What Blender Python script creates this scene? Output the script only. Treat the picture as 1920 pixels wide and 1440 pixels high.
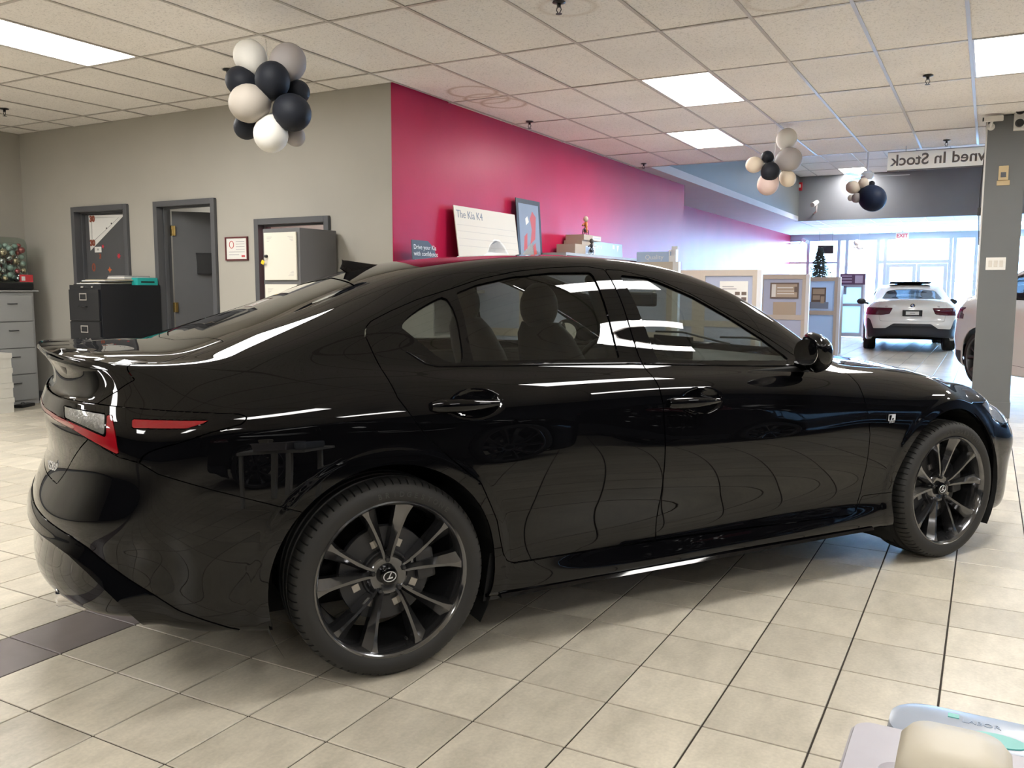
import bpy, bmesh, math, random
import numpy as np
from mathutils import Vector, Matrix
random.seed(7)
for o in list(bpy.data.objects): bpy.data.objects.remove(o, do_unlink=True)
SC = bpy.context.scene
COL = SC.collection
PI = math.pi

# ---------------------------------------------------------------- camera
CAM_H = 1.285; CEIL = 3.014
FPX, PITCH, ROLL, YAW = 1614.1, .1092, -.003, .5032
cam_d = bpy.data.cameras.new('camera'); cam = bpy.data.objects.new('camera', cam_d); COL.objects.link(cam)
cam_d.sensor_fit = 'HORIZONTAL'; cam_d.sensor_width = 36.0; cam_d.lens = 36.0*FPX/1920
cam_d.clip_start = .02; cam_d.clip_end = 300
def cam_axes():
    cp, sp = math.cos(PITCH), math.sin(PITCH); cr, sr = math.cos(ROLL), math.sin(ROLL)
    fwd = Vector((0, cp, -sp)); down = Vector((0, -sp, -cp)); right = Vector((1, 0, 0))
    r2 = cr*right+sr*down; d2 = -sr*right+cr*down
    Rz = Matrix.Rotation(YAW, 3, 'Z')
    return Rz@r2, Rz@d2, Rz@fwd
_r, _d, _f = cam_axes()
cam.matrix_world = Matrix(((_r.x, -_d.x, -_f.x, 0), (_r.y, -_d.y, -_f.y, 0), (_r.z, -_d.z, -_f.z, CAM_H), (0, 0, 0, 1)))
SC.camera = cam

# ---------------------------------------------------------------- view, world
SC.view_settings.view_transform = 'Standard'; SC.view_settings.look = 'None'
SC.view_settings.gamma = 1.0; SC.view_settings.use_curve_mapping = False
SC.view_settings.exposure = 1.93
TROFFER = 9.5            # radiance of a ceiling light's lens
SKY = 8.5                # brightness of the overcast sky outside the shop front
world = bpy.data.worlds.new('world'); SC.world = world; world.use_nodes = True
_nt = world.node_tree; _nt.nodes.clear()
_o = _nt.nodes.new('ShaderNodeOutputWorld'); _b = _nt.nodes.new('ShaderNodeBackground')
_b.inputs['Color'].default_value = (.34, .62, 1.0, 1); _b.inputs['Strength'].default_value = SKY
_nt.links.new(_b.outputs[0], _o.inputs[0])
# ---------------------------------------------------------------- helpers
def ray_dir(px, py):
    d = Vector((0, 0, 0)); d += _r*((px-960)/FPX); d += _d*((py-720)/FPX); d += _f
    return d
EYE = Vector((0, 0, CAM_H))
def at_z(px, py, z): d = ray_dir(px, py); return EYE+d*((z-CAM_H)/d.z)
def at_y(px, py, y): d = ray_dir(px, py); return EYE+d*(y/d.y)
def at_x(px, py, x): d = ray_dir(px, py); return EYE+d*(x/d.x)
def at_plane(px, py, p0, n): d = ray_dir(px, py); return EYE+d*((Vector(p0)-EYE).dot(Vector(n))/d.dot(Vector(n)))

def mat(name, col=(.5, .5, .5), rough=.5, metal=0.0, spec=.5, coat=0.0, coat_rough=.03, emit=None, estr=0.0, noise=None, bump=None, alpha=None, trans=0.0, ior=1.45):
    """principled material; noise=(scale, amount, detail) varies the colour, bump=(scale, strength, distance)"""
    m = bpy.data.materials.new(name); m.use_nodes = True
    nt = m.node_tree; b = nt.nodes['Principled BSDF']
    b.inputs['Base Color'].default_value = (*col, 1); b.inputs['Roughness'].default_value = rough
    b.inputs['Metallic'].default_value = metal; b.inputs['Specular IOR Level'].default_value = spec
    b.inputs['Coat Weight'].default_value = coat; b.inputs['Coat Roughness'].default_value = coat_rough
    b.inputs['IOR'].default_value = ior
    if trans: b.inputs['Transmission Weight'].default_value = trans
    if emit: b.inputs['Emission Color'].default_value = (*emit, 1); b.inputs['Emission Strength'].default_value = estr
    if alpha is not None: b.inputs['Alpha'].default_value = alpha
    if noise or bump:
        tc = nt.nodes.new('ShaderNodeNewGeometry')
    if noise:
        n = nt.nodes.new('ShaderNodeTexNoise'); n.inputs['Scale'].default_value = noise[0]; n.inputs['Detail'].default_value = noise[2] if len(noise) > 2 else 3
        nt.links.new(tc.outputs['Position'], n.inputs['Vector'])
        mp = nt.nodes.new('ShaderNodeMapRange'); mp.inputs[1].default_value = .25; mp.inputs[2].default_value = .75
        mp.inputs[3].default_value = 1-noise[1]; mp.inputs[4].default_value = 1+noise[1]
        nt.links.new(n.outputs['Fac'], mp.inputs[0])
        mx = nt.nodes.new('ShaderNodeVectorMath'); mx.operation = 'SCALE'; mx.inputs[0].default_value = col
        nt.links.new(mp.outputs[0], mx.inputs['Scale']); nt.links.new(mx.outputs[0], b.inputs['Base Color'])
    if bump:
        n2 = nt.nodes.new('ShaderNodeTexNoise'); n2.inputs['Scale'].default_value = bump[0]; n2.inputs['Detail'].default_value = 4
        nt.links.new(tc.outputs['Position'], n2.inputs['Vector'])
        bp = nt.nodes.new('ShaderNodeBump'); bp.inputs['Strength'].default_value = bump[1]; bp.inputs['Distance'].default_value = bump[2]
        nt.links.new(n2.outputs['Fac'], bp.inputs['Height']); nt.links.new(bp.outputs[0], b.inputs['Normal'])
    return m

def sheet_glass(name, tint, refl=1.0, rough=0.0, ior=1.5):
    """a single pane: tinted straight-through light plus fresnel mirror"""
    m = bpy.data.materials.new(name); m.use_nodes = True; nt = m.node_tree; nt.nodes.clear()
    o = nt.nodes.new('ShaderNodeOutputMaterial'); mx = nt.nodes.new('ShaderNodeMixShader')
    t = nt.nodes.new('ShaderNodeBsdfTransparent'); t.inputs[0].default_value = (*tint, 1)
    g = nt.nodes.new('ShaderNodeBsdfGlossy'); g.inputs['Roughness'].default_value = rough; g.inputs['Color'].default_value = (refl, refl, refl, 1)
    # schlick mirror term, the same from both sides of the pane
    ge = nt.nodes.new('ShaderNodeNewGeometry'); dt = nt.nodes.new('ShaderNodeVectorMath'); dt.operation = 'DOT_PRODUCT'
    nt.links.new(ge.outputs['Incoming'], dt.inputs[0]); nt.links.new(ge.outputs['Normal'], dt.inputs[1])
    ab = nt.nodes.new('ShaderNodeMath'); ab.operation = 'ABSOLUTE'; nt.links.new(dt.outputs['Value'], ab.inputs[0])
    om = nt.nodes.new('ShaderNodeMath'); om.operation = 'SUBTRACT'; om.inputs[0].default_value = 1; om.use_clamp = True; nt.links.new(ab.outputs[0], om.inputs[1])
    pw = nt.nodes.new('ShaderNodeMath'); pw.operation = 'POWER'; pw.inputs[1].default_value = 5; nt.links.new(om.outputs[0], pw.inputs[0])
    f = nt.nodes.new('ShaderNodeMath'); f.operation = 'MULTIPLY_ADD'; f.inputs[1].default_value = .95; f.inputs[2].default_value = .05; f.use_clamp = True; nt.links.new(pw.outputs[0], f.inputs[0])
    nt.links.new(f.outputs[0], mx.inputs[0]); nt.links.new(t.outputs[0], mx.inputs[1]); nt.links.new(g.outputs[0], mx.inputs[2])
    nt.links.new(mx.outputs[0], o.inputs[0]); return m

def link(me, name, m=None, parent=None, smooth=False, loc=None):
    o = bpy.data.objects.new(name, me); COL.objects.link(o)
    if m is not None:
        for mm in (m if isinstance(m, (list, tuple)) else [m]): me.materials.append(mm)
    if parent is not None: o.parent = parent
    if loc is not None: o.location = loc
    if smooth: me.polygons.foreach_set('use_smooth', [True]*len(me.polygons))
    return o
def mesh(name, v, f, m=None, parent=None, smooth=False, loc=None, sharp=None, midx=None):
    me = bpy.data.meshes.new(name); me.from_pydata([tuple(p) for p in v], [], [tuple(q) for q in f]); me.update()
    o = link(me, name, m, parent, smooth, loc)
    if midx is not None: me.polygons.foreach_set('material_index', midx)
    if sharp is not None: me.set_sharp_from_angle(angle=math.radians(sharp))
    return o
def tag(o, label, cat, group=None):
    o['label'] = label; o['category'] = cat
    if group: o['group'] = group
    return o
def struct(o): o['kind'] = 'structure'; return o
def thing(name, label, cat, loc=(0, 0, 0), rotz=0.0, group=None):
    o = bpy.data.objects.new(name, None); COL.objects.link(o); o.empty_display_size = .1
    o.location = loc; o.rotation_euler = (0, 0, rotz); return tag(o, label, cat, group)
def dup(o, parent=None, loc=None, rotz=None, label=None):
    c = o.copy(); COL.objects.link(c); c.parent = parent if parent is not None else None
    if loc is not None: c.location = loc
    if rotz is not None: c.rotation_euler = (0, 0, rotz)
    if label: c['label'] = label
    for ch in [k for k in bpy.data.objects if k.parent == o]: dup(ch, c)
    return c

class MB:
    """collects simple solids into one mesh"""
    def __init__(s): s.v = []; s.f = []
    def add(s, v, f): n = len(s.v); s.v += [tuple(p) for p in v]; s.f += [tuple(i+n for i in q) for q in f]; return s
    def box(s, a, b, M=None):
        x0, y0, z0 = a; x1, y1, z1 = b
        v = [(x0, y0, z0), (x1, y0, z0), (x1, y1, z0), (x0, y1, z0), (x0, y0, z1), (x1, y0, z1), (x1, y1, z1), (x0, y1, z1)]
        if M is not None: v = [tuple(M@Vector(p)) for p in v]
        return s.add(v, [(0, 3, 2, 1), (4, 5, 6, 7), (0, 1, 5, 4), (1, 2, 6, 5), (2, 3, 7, 6), (3, 0, 4, 7)])
    def rbox(s, a, b, r=.01, M=None):
        """box with chamfered edges"""
        bm = bmesh.new(); x0, y0, z0 = a; x1, y1, z1 = b
        bmesh.ops.create_cube(bm, size=1)
        for p in bm.verts: p.co = Vector(((x0+x1)/2+p.co.x*(x1-x0), (y0+y1)/2+p.co.y*(y1-y0), (z0+z1)/2+p.co.z*(z1-z0)))
        bmesh.ops.bevel(bm, geom=bm.edges[:], offset=r, segments=2, profile=.6, affect='EDGES')
        bm.verts.index_update()
        v = [(M@p.co if M is not None else p.co) for p in bm.verts]; f = [[q.index for q in g.verts] for g in bm.faces]; bm.free()
        return s.add(v, f)
    def tube(s, pts, r, n=8, cap=True, closed=False):
        pts = [Vector(p) for p in pts]; rs = r if isinstance(r, (list, tuple)) else [r]*len(pts)
        v = []; f = []; L = len(pts); up = None
        for i, p in enumerate(pts):
            if closed: t = (pts[(i+1) % L]-pts[i-1]).normalized()
            else: t = (pts[min(i+1, L-1)]-pts[max(i-1, 0)]).normalized()
            if up is None: up = Vector((0, 0, 1)) if abs(t.z) < .9 else Vector((1, 0, 0))
            a = t.cross(up)
            if a.length < 1e-6: a = t.orthogonal()
            a.normalize(); b = a.cross(t).normalized(); up = b
            for k in range(n): q = 2*PI*k/n; v.append(p+(a*math.cos(q)+b*math.sin(q))*rs[i])
        for i in range(L-1 if not closed else L):
            for k in range(n): k2 = (k+1) % n; j = (i+1) % L; f.append((i*n+k, i*n+k2, j*n+k2, j*n+k))
        if cap and not closed: f.append(tuple(range(n))[::-1]); f.append(tuple((L-1)*n+k for k in range(n)))
        return s.add(v, f)
    def lathe(s, prof, n=24, M=None, closed=False):
        """prof: (radius, height) revolved round local z"""
        v = []; f = []; L = len(prof)
        for k in range(n):
            c, d = math.cos(2*PI*k/n), math.sin(2*PI*k/n)
            for r, h in prof: v.append(Vector((r*c, r*d, h)))
        for k in range(n):
            k2 = (k+1) % n
            for i in range(L if closed else L-1): j = (i+1) % L; f.append((k*L+i, k2*L+i, k2*L+j, k*L+j))
        if M is not None: v = [M@p for p in v]
        return s.add(v, f)
    def prism(s, poly, h0, h1, M=None):
        """polygon (x, y) extruded h0..h1 along local z"""
        n = len(poly); v = [Vector((x, y, h0)) for x, y in poly]+[Vector((x, y, h1)) for x, y in poly]
        f = [tuple(range(n))[::-1], tuple(range(n, 2*n))]+[(i, (i+1) % n, n+(i+1) % n, n+i) for i in range(n)]
        if M is not None: v = [M@p for p in v]
        return s.add(v, f)
    def ell(s, c, r, nu=16, nv=10, M=None, p=1.0):
        v = []; f = []
        for j in range(nv+1):
            th = PI*j/nv
            for i in range(nu):
                ph = 2*PI*i/nu; q = Vector((r[0]*math.sin(th)*math.cos(ph), r[1]*math.sin(th)*math.sin(ph), r[2]*math.cos(th)))
                v.append((M@q if M is not None else q)+Vector(c))
        for j in range(nv):
            for i in range(nu): i2 = (i+1) % nu; f.append((j*nu+i, (j+1)*nu+i, (j+1)*nu+i2, j*nu+i2))
        return s.add(v, f)
    def build(s, name, m=None, parent=None, smooth=False, loc=None, sharp=None, bevel=None):
        o = mesh(name, s.v, s.f, m, parent, smooth or sharp is not None, loc, sharp)
        if bevel:
            b = o.modifiers.new('bevel', 'BEVEL'); b.width = bevel; b.segments = 2; b.limit_method = 'ANGLE'; b.harden_normals = False
        return o
def B(a, b, name, m, parent=None, r=None, loc=None):
    q = MB(); q.rbox(a, b, r) if r else q.box(a, b); return q.build(name, m, parent, loc=loc)
def frame4(x, y, z):
    """matrix whose local x, y are the given directions"""
    x = Vector(x).normalized(); y = Vector(y).normalized(); n = x.cross(y)
    M = Matrix.Identity(4)
    for i in range(3): M[i][0] = x[i]; M[i][1] = y[i]; M[i][2] = n[i]; M[i][3] = z[i]
    return M
_txt = {}
def text_geo(t, size, depth=.001, align='CENTER', bold=0.0):
    k = (t, size, depth, align, bold)
    if k not in _txt:
        c = bpy.data.curves.new('text', 'FONT'); c.body = t; c.size = size; c.extrude = depth; c.align_x = align; c.align_y = 'CENTER'; c.offset = bold; c.resolution_u = 4
        o = bpy.data.objects.new('text', c); me = bpy.data.meshes.new_from_object(o)
        _txt[k] = ([v.co.copy() for v in me.vertices], [tuple(p.vertices) for p in me.polygons])
        bpy.data.objects.remove(o); bpy.data.curves.remove(c); bpy.data.meshes.remove(me)
    return _txt[k]
def word_offsets(t, size, bold=0.0):
    """[(word, x of its start)] for left-aligned text"""
    right = lambda q: max(p.x for p in text_geo(q, size, .001, 'LEFT', bold)[0])
    out = []; pre = ''
    for w in t.split(' '):
        out.append((w, 0.0 if not pre else right(pre+' .')-right('.'))); pre = (pre+' '+w).strip()
    return out
def text(t, size, M, name, m, parent=None, depth=.001, align='CENTER', bold=0.0):
    v, f = text_geo(t, size, depth, align, bold); return mesh(name, [M@p for p in v], f, m, parent)
# ---------------------------------------------------------------- room materials
def tile_floor_mat():
    m = bpy.data.materials.new('porcelain_tile'); m.use_nodes = True; nt = m.node_tree; b = nt.nodes['Principled BSDF']; N = nt.nodes.new; L = nt.links.new
    g = N('ShaderNodeNewGeometry')
    # one tint per tile: white noise on the tile's grid cell
    sc = N('ShaderNodeVectorMath'); sc.operation = 'SUBTRACT'; sc.inputs[1].default_value = (TX0, TY0, 0); L(g.outputs['Position'], sc.inputs[0])
    dv = N('ShaderNodeVectorMath'); dv.operation = 'SCALE'; dv.inputs['Scale'].default_value = 1/TILE; L(sc.outputs[0], dv.inputs[0])
    fl = N('ShaderNodeVectorMath'); fl.operation = 'FLOOR'; L(dv.outputs[0], fl.inputs[0])
    zz = N('ShaderNodeVectorMath'); zz.operation = 'MULTIPLY'; zz.inputs[1].default_value = (1, 1, 0); L(fl.outputs[0], zz.inputs[0])
    wn = N('ShaderNodeTexWhiteNoise'); wn.noise_dimensions = '3D'; L(zz.outputs[0], wn.inputs['Vector'])
    # cloudy streaks, stretched a little differently on each tile
    ad = N('ShaderNodeVectorMath'); ad.operation = 'MULTIPLY_ADD'; ad.inputs[1].default_value = (7, 7, 7); L(wn.outputs['Color'], ad.inputs[0]); L(g.outputs['Position'], ad.inputs[2])
    mp = N('ShaderNodeMapping'); mp.inputs['Scale'].default_value = (6.5, 3.0, 1); L(ad.outputs[0], mp.inputs['Vector'])
    mp.inputs['Rotation'].default_value = (0, 0, .25)
    n1 = N('ShaderNodeTexNoise'); n1.inputs['Scale'].default_value = 1.6; n1.inputs['Detail'].default_value = 7; n1.inputs['Roughness'].default_value = .62; L(mp.outputs[0], n1.inputs['Vector'])
    n2 = N('ShaderNodeTexNoise'); n2.inputs['Scale'].default_value = 85; n2.inputs['Detail'].default_value = 3; L(g.outputs['Position'], n2.inputs['Vector'])
    cr = N('ShaderNodeValToRGB'); e = cr.color_ramp.elements; e[0].position = .30; e[0].color = (.40, .365, .295, 1); e[1].position = .68; e[1].color = (.57, .52, .425, 1)
    k = e.new(.5); k.color = (.495, .452, .37, 1); L(n1.outputs['Fac'], cr.inputs[0])
    m1 = N('ShaderNodeMapRange'); m1.inputs[3].default_value = .88; m1.inputs[4].default_value = 1.10; L(wn.outputs['Value'], m1.inputs[0])
    m2 = N('ShaderNodeMapRange'); m2.inputs[1].default_value = .3; m2.inputs[2].default_value = .7; m2.inputs[3].default_value = .93; m2.inputs[4].default_value = 1.07; L(n2.outputs['Fac'], m2.inputs[0])
    mu = N('ShaderNodeMath'); mu.operation = 'MULTIPLY'; L(m1.outputs[0], mu.inputs[0]); L(m2.outputs[0], mu.inputs[1])
    mx = N('ShaderNodeVectorMath'); mx.operation = 'SCALE'; L(cr.outputs[0], mx.inputs[0]); L(mu.outputs[0], mx.inputs['Scale']); L(mx.outputs[0], b.inputs['Base Color'])
    rr = N('ShaderNodeMapRange'); rr.inputs[3].default_value = .24; rr.inputs[4].default_value = .40; L(n1.outputs['Fac'], rr.inputs[0]); L(rr.outputs[0], b.inputs['Roughness'])
    b.inputs['Specular IOR Level'].default_value = .5
    bp = N('ShaderNodeBump'); bp.inputs['Strength'].default_value = .06; bp.inputs['Distance'].default_value = .002; L(n2.outputs['Fac'], bp.inputs['Height']); L(bp.outputs[0], b.inputs['Normal'])
    return m
def ceiling_tile_mat():
    m = bpy.data.materials.new('mineral_fibre_tile'); m.use_nodes = True; nt = m.node_tree; b = nt.nodes['Principled BSDF']; N = nt.nodes.new; L = nt.links.new
    g = N('ShaderNodeNewGeometry')
    n1 = N('ShaderNodeTexNoise'); n1.inputs['Scale'].default_value = 75; n1.inputs['Detail'].default_value = 4; n1.inputs['Roughness'].default_value = .7; L(g.outputs['Position'], n1.inputs['Vector'])
    n2 = N('ShaderNodeTexNoise'); n2.inputs['Scale'].default_value = .9; n2.inputs['Detail'].default_value = 2; L(g.outputs['Position'], n2.inputs['Vector'])
    cr = N('ShaderNodeValToRGB'); e = cr.color_ramp.elements; e[0].position = .30; e[0].color = (.52, .49, .46, 1); e[1].position = .47; e[1].color = (.84, .80, .76, 1); L(n1.outputs['Fac'], cr.inputs[0])
    m2 = N('ShaderNodeMapRange'); m2.inputs[1].default_value = .3; m2.inputs[2].default_value = .7; m2.inputs[3].default_value = .93; m2.inputs[4].default_value = 1.05; L(n2.outputs['Fac'], m2.inputs[0])
    mx = N('ShaderNodeVectorMath'); mx.operation = 'SCALE'; L(cr.outputs[0], mx.inputs[0]); L(m2.outputs[0], mx.inputs['Scale'])
    # ring-shaped water stains on three tiles
    last = None
    for px, py, r in ((885, 174, .20), (913, 187, .19), (945, 196, .21), (1065, 15, .16), (1457, 5, .17)):
        c = at_z(px, py, CEIL); ds = N('ShaderNodeVectorMath'); ds.operation = 'DISTANCE'; ds.inputs[1].default_value = (c.x, c.y, CEIL+.006); L(g.outputs['Position'], ds.inputs[0])
        wob = N('ShaderNodeMath'); wob.operation = 'MULTIPLY_ADD'; wob.inputs[1].default_value = .10; L(n2.outputs['Fac'], wob.inputs[0]); L(ds.outputs['Value'], wob.inputs[2])
        df = N('ShaderNodeMath'); df.operation = 'SUBTRACT'; df.inputs[1].default_value = r+.05; L(wob.outputs[0], df.inputs[0])
        ab = N('ShaderNodeMath'); ab.operation = 'ABSOLUTE'; L(df.outputs[0], ab.inputs[0])
        rg = N('ShaderNodeMapRange'); rg.inputs[1].default_value = 0; rg.inputs[2].default_value = .035; rg.inputs[3].default_value = .55 if py > 100 else .25; rg.inputs[4].default_value = 0; L(ab.outputs[0], rg.inputs[0])
        if last is None: last = rg.outputs[0]
        else: ma = N('ShaderNodeMath'); ma.operation = 'MAXIMUM'; L(last, ma.inputs[0]); L(rg.outputs[0], ma.inputs[1]); last = ma.outputs[0]
    sm_ = N('ShaderNodeMixRGB'); sm_.inputs[2].default_value = (.34, .22, .12, 1); L(last, sm_.inputs[0]); L(mx.outputs[0], sm_.inputs[1]); L(sm_.outputs[0], b.inputs['Base Color'])
    b.inputs['Roughness'].default_value = .95
    bp = N('ShaderNodeBump'); bp.inputs['Strength'].default_value = .5; bp.inputs['Distance'].default_value = .004; L(n1.outputs['Fac'], bp.inputs['Height']); L(bp.outputs[0], b.inputs['Normal'])
    return m
TILE = .3042; TX0 = -.372; TY0 = 3.92
M_TILE = tile_floor_mat()
M_TILE_DARK = mat('dark_accent_tile', (.175, .150, .150), .30, noise=(9, .12), bump=(85, .05, .002))
M_GROUT = mat('grout', (.030, .023, .017), .9)
M_CTILE = ceiling_tile_mat()
M_TBAR = mat('ceiling_grid', (.46, .42, .385), .38)
M_WALL = mat('painted_wall', (.39, .372, .33), .62, noise=(2.2, .03), bump=(160, .10, .001))
M_WALLG = mat('grey_painted_wall', (.125, .130, .130), .5, noise=(2.2, .03), bump=(160, .10, .001))
M_DKGREY = mat('dark_grey_paint', (.13, .135, .15), .42, noise=(3, .05))
M_BEAM = mat('slate_grey_paint', (.21, .215, .235), .55, noise=(2, .05))
M_RED = mat('crimson_gloss_paint', (.47, .014, .068), .36, spec=.20, noise=(1.4, .10, 5), bump=(26, .08, .004))
M_SOFFIT = mat('soffit_plaster', (.55, .50, .50), .7, noise=(2, .03))
M_FRAME = mat('door_frame_paint', (.088, .090, .098), .38)
M_BASE = mat('vinyl_base', (.135, .135, .14), .45)
M_WHITE = mat('white_plastic', (.72, .70, .66), .4)
M_ALU = mat('aluminium_mullion', (.42, .47, .52), .35, metal=.6)
M_DARKM = mat('dark_metal', (.03, .03, .032), .35, metal=.5)
M_BLACK = mat('black_plastic', (.012, .012, .013), .4)
M_BRASS = mat('brass', (.55, .40, .16), .3, metal=1.0)
M_CHROME = mat('chrome', (.78, .78, .80), .08, metal=1.0)
M_PAPER = mat('white_paper', (.74, .73, .70), .7)
M_LENS = mat('lit_diffuser', (.85, .85, .85), .4, emit=(1.0, .985, .95), estr=TROFFER, bump=(120, .2, .002))

XL, XR_, YB, YF = -9.75, 8.6, -9.6, 28.4
# ---------------------------------------------------------------- floor: grout bed and single tiles
floor = struct(B((XL-.1, YB-.1, -.2), (XR_+.1, YF+.1, -.004), 'floor', M_GROUT))
def tile_geo(x, y, g=.0032, e=.0012):
    a, b = x+g, x+TILE-g; c, d = y+g, y+TILE-g
    v = [(a, c, -.006), (b, c, -.006), (b, d, -.006), (a, d, -.006), (a, c, -e), (b, c, -e), (b, d, -e), (a, d, -e), (a+e, c+e, 0), (b-e, c+e, 0), (b-e, d-e, 0), (a+e, d-e, 0)]
    f = [(8, 9, 10, 11)]
    for i in range(4): j = (i+1) % 4; f += [(i, j, 4+j, 4+i), (4+i, 4+j, 8+j, 8+i)]
    return v, f
cand = []; rest = MB(); rest_d = MB()
i0 = int((XL-TX0)/TILE)-1; i1 = int((XR_-TX0)/TILE)+1; j0 = int((YB-TY0)/TILE)-1; j1 = int((YF-TY0)/TILE)+1
def in_view(x, y):
    v = Vector((x, y, 0))-EYE; w = v.dot(_f)
    if w < .3: return None
    px = 960+FPX*v.dot(_r)/w; py = 720+FPX*v.dot(_d)/w
    return w if -60 < px < 1980 and py < 1500 else None
for i in range(i0, i1+1):
    for j in range(j0, j1+1):
        x, y = TX0+i*TILE, TY0+j*TILE
        if x < XL-.01 or x+TILE > XR_+.01 or y < YB-.01 or y+TILE > YF+.01: continue
        dark = (i == -9 and j <= -6)
        w = in_view(x+TILE/2, y+TILE/2); cand.append((w if w else 99, x, y, dark))
cand.sort()
t0v, t0f = tile_geo(0, 0); tm = {}
for k, (w, x, y, dark) in enumerate(cand):
    if k < 300 and w < 98:
        if dark not in tm:
            o = mesh('floor_tile', t0v, t0f, M_TILE_DARK if dark else M_TILE, floor); tm[dark] = o.data
        else: o = link(tm[dark], 'floor_tile', None, floor)
        o.location = (x, y, 0)
    else: (rest_d if dark else rest).add(*tile_geo(x, y))
o = rest.build('floor_tiles', M_TILE, floor); o['kind'] = 'stuff'
if rest_d.v: o = rest_d.build('accent_tiles', M_TILE_DARK, floor); o['kind'] = 'stuff'

# ---------------------------------------------------------------- walls
WY = 6.08; WX = -4.52; WX2 = -5.58; YC0, YC1, XC = 11.85, 22.7, -4.30; CH = 4.10
def wall(name, segs, m): 
    q = MB()
    for a, b in segs: q.box(a, b)
    return struct(q.build(name, m))
wall('wall_left', [((XL-.12, YB, 0), (XL, 10.2, CEIL+.11))], M_WALL)
D1 = (-8.80, -7.99, 2.11); D2 = (-7.47, -6.70, 2.11); D3 = (-6.07, -5.27, 1.885)
segs = []; xs = [XL]
for a, b, h in (D1, D2, D3):
    segs.append(((xs[-1], WY, 0), (a-.06, WY+.12, CEIL+.11))); segs.append(((a-.06, WY, h+.045), (b+.06, WY+.12, CEIL+.11))); xs.append(b+.06)
segs.append(((xs[-1], WY, 0), (WX-.006, WY+.12, CEIL+.11)))
wall('wall_offices', segs, M_WALL)
wall('wall_red', [((WX-.006, WY+.001, 0), (WX, WY+.12, CEIL+.11)), ((WX-.12, WY+.12, 0), (WX, 14.12, CEIL+.11)), ((WX2, 14.0, 0), (WX-.12, 14.12, CEIL+.11)), ((WX2-.12, 14.0, 0), (WX2, YF, CEIL+.11))], M_RED)
M_WALLD = mat('charcoal_painted_wall', (.028, .031, .042), .55, noise=(2.2, .05))
wall('wall_right', [((XR_, YB, 0), (XR_+.12, YF, CH))], M_WALLD)
wall('wall_behind', [((XL, YB-.12, 0), (XR_, YB, CEIL+.11))], M_WALLD)
wall('wall_office_rear', [((XL, 10.1, 0), (WX-.12, 10.2, CEIL+.11))], M_WALL)
for n, a, b in (('baseboard_left', (XL, YB, 0), (XL+.012, WY, .10)), ('baseboard_offices', (XL, WY-.012, 0), (D1[0]-.07, WY, .10)),
                ('baseboard_red', (WX, WY, 0), (WX+.012, 14.1, .10)), ('baseboard_offices_right', (D3[1]+.07, WY-.012, 0), (WX, WY, .10))):
    struct(B(a, b, n, M_BASE))

# ---------------------------------------------------------------- ceiling: hung grid, single tiles
GX, GY, CW, CL = -2.04, 4.53, .6096, 1.2192
LIGHTS = []        # grid cells (i, j) that hold a light
def cell(x, y): return (round((x-GX)/CW), round((y-GY)/CL))
for x, y in [(-2.65, 6.97), (-3.26, 9.41), (-.21, 6.97), (-6.31, 3.31), (-3.87, 2.09), (-.21, 3.31), (-6.31, -.35), (-4.48, -1.57), (1.0, -.35), (-6.31, -4.0), (-2.65, -4.0), (1.0, -4.0),  # unseen ones here placed to match highlights and brighten the near-left floor
             (-8.75, 2.09), (-8.75, -1.57), (3.45, 6.97), (3.45, 3.31), (4.66, -.35), (4.66, -4.0), (2.23, 9.41)]:  # all out of view; the left pair is added to brighten the left wall
    LIGHTS.append(cell(x, y))
ceiling = struct(MB().box((XL-.1, YB-.1, CEIL+.10), (XR_+.1, YC0, CEIL+.22)).box((XL-.1, YC0, CEIL+.10), (WX2+.02, YF, CEIL+.22)).build('ceiling', M_WALLG))
ct = []; cells = []
for i in range(-14, 19):
    for j in range(-13, 7):
        x0, x1 = max(GX+i*CW, XL), min(GX+(i+1)*CW, XR_); y0, y1 = max(GY+j*CL, YB), min(GY+(j+1)*CL, YC0)
        if x1-x0 < .03 or y1-y0 < .03 or (i, j) in LIGHTS: continue
        if y0 >= WY-.05 and x1 <= WX+.02: continue            # over the offices: no showroom ceiling
        if y0 < WY < y1 and x1 <= WX+.05: y1 = WY
        if y1-y0 < .03: continue
        v = Vector(((x0+x1)/2, (y0+y1)/2, CEIL))-EYE; w = v.dot(_f)
        vis = w > .3 and -150 < 960+FPX*v.dot(_r)/w < 2070 and 720+FPX*v.dot(_d)/w > -150
        cells.append((w if vis else 99, x0, x1, y0, y1))
cells.sort(); crest = MB(); cshare = {}
for k, (w, x0, x1, y0, y1) in enumerate(cells):
    if w < 98 and k < 290:
        key = (round(x1-x0, 3), round(y1-y0, 3))
        if key not in cshare:
            o = B((.010, .010, 0), (x1-x0-.010, y1-y0-.010, .015), 'ceiling_tile', M_CTILE, ceiling); cshare[key] = o.data
        else: o = link(cshare[key], 'ceiling_tile', None, ceiling)
        dz = random.choice([0, 0, 0, .001, .002, .003])
        o.location = (x0, y0, CEIL+.006+dz)
    else: crest.box((x0+.01, y0+.01, CEIL+.006), (x1-.01, y1-.01, CEIL+.02))
o = crest.build('ceiling_tiles', M_CTILE, ceiling); o['kind'] = 'stuff'
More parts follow.
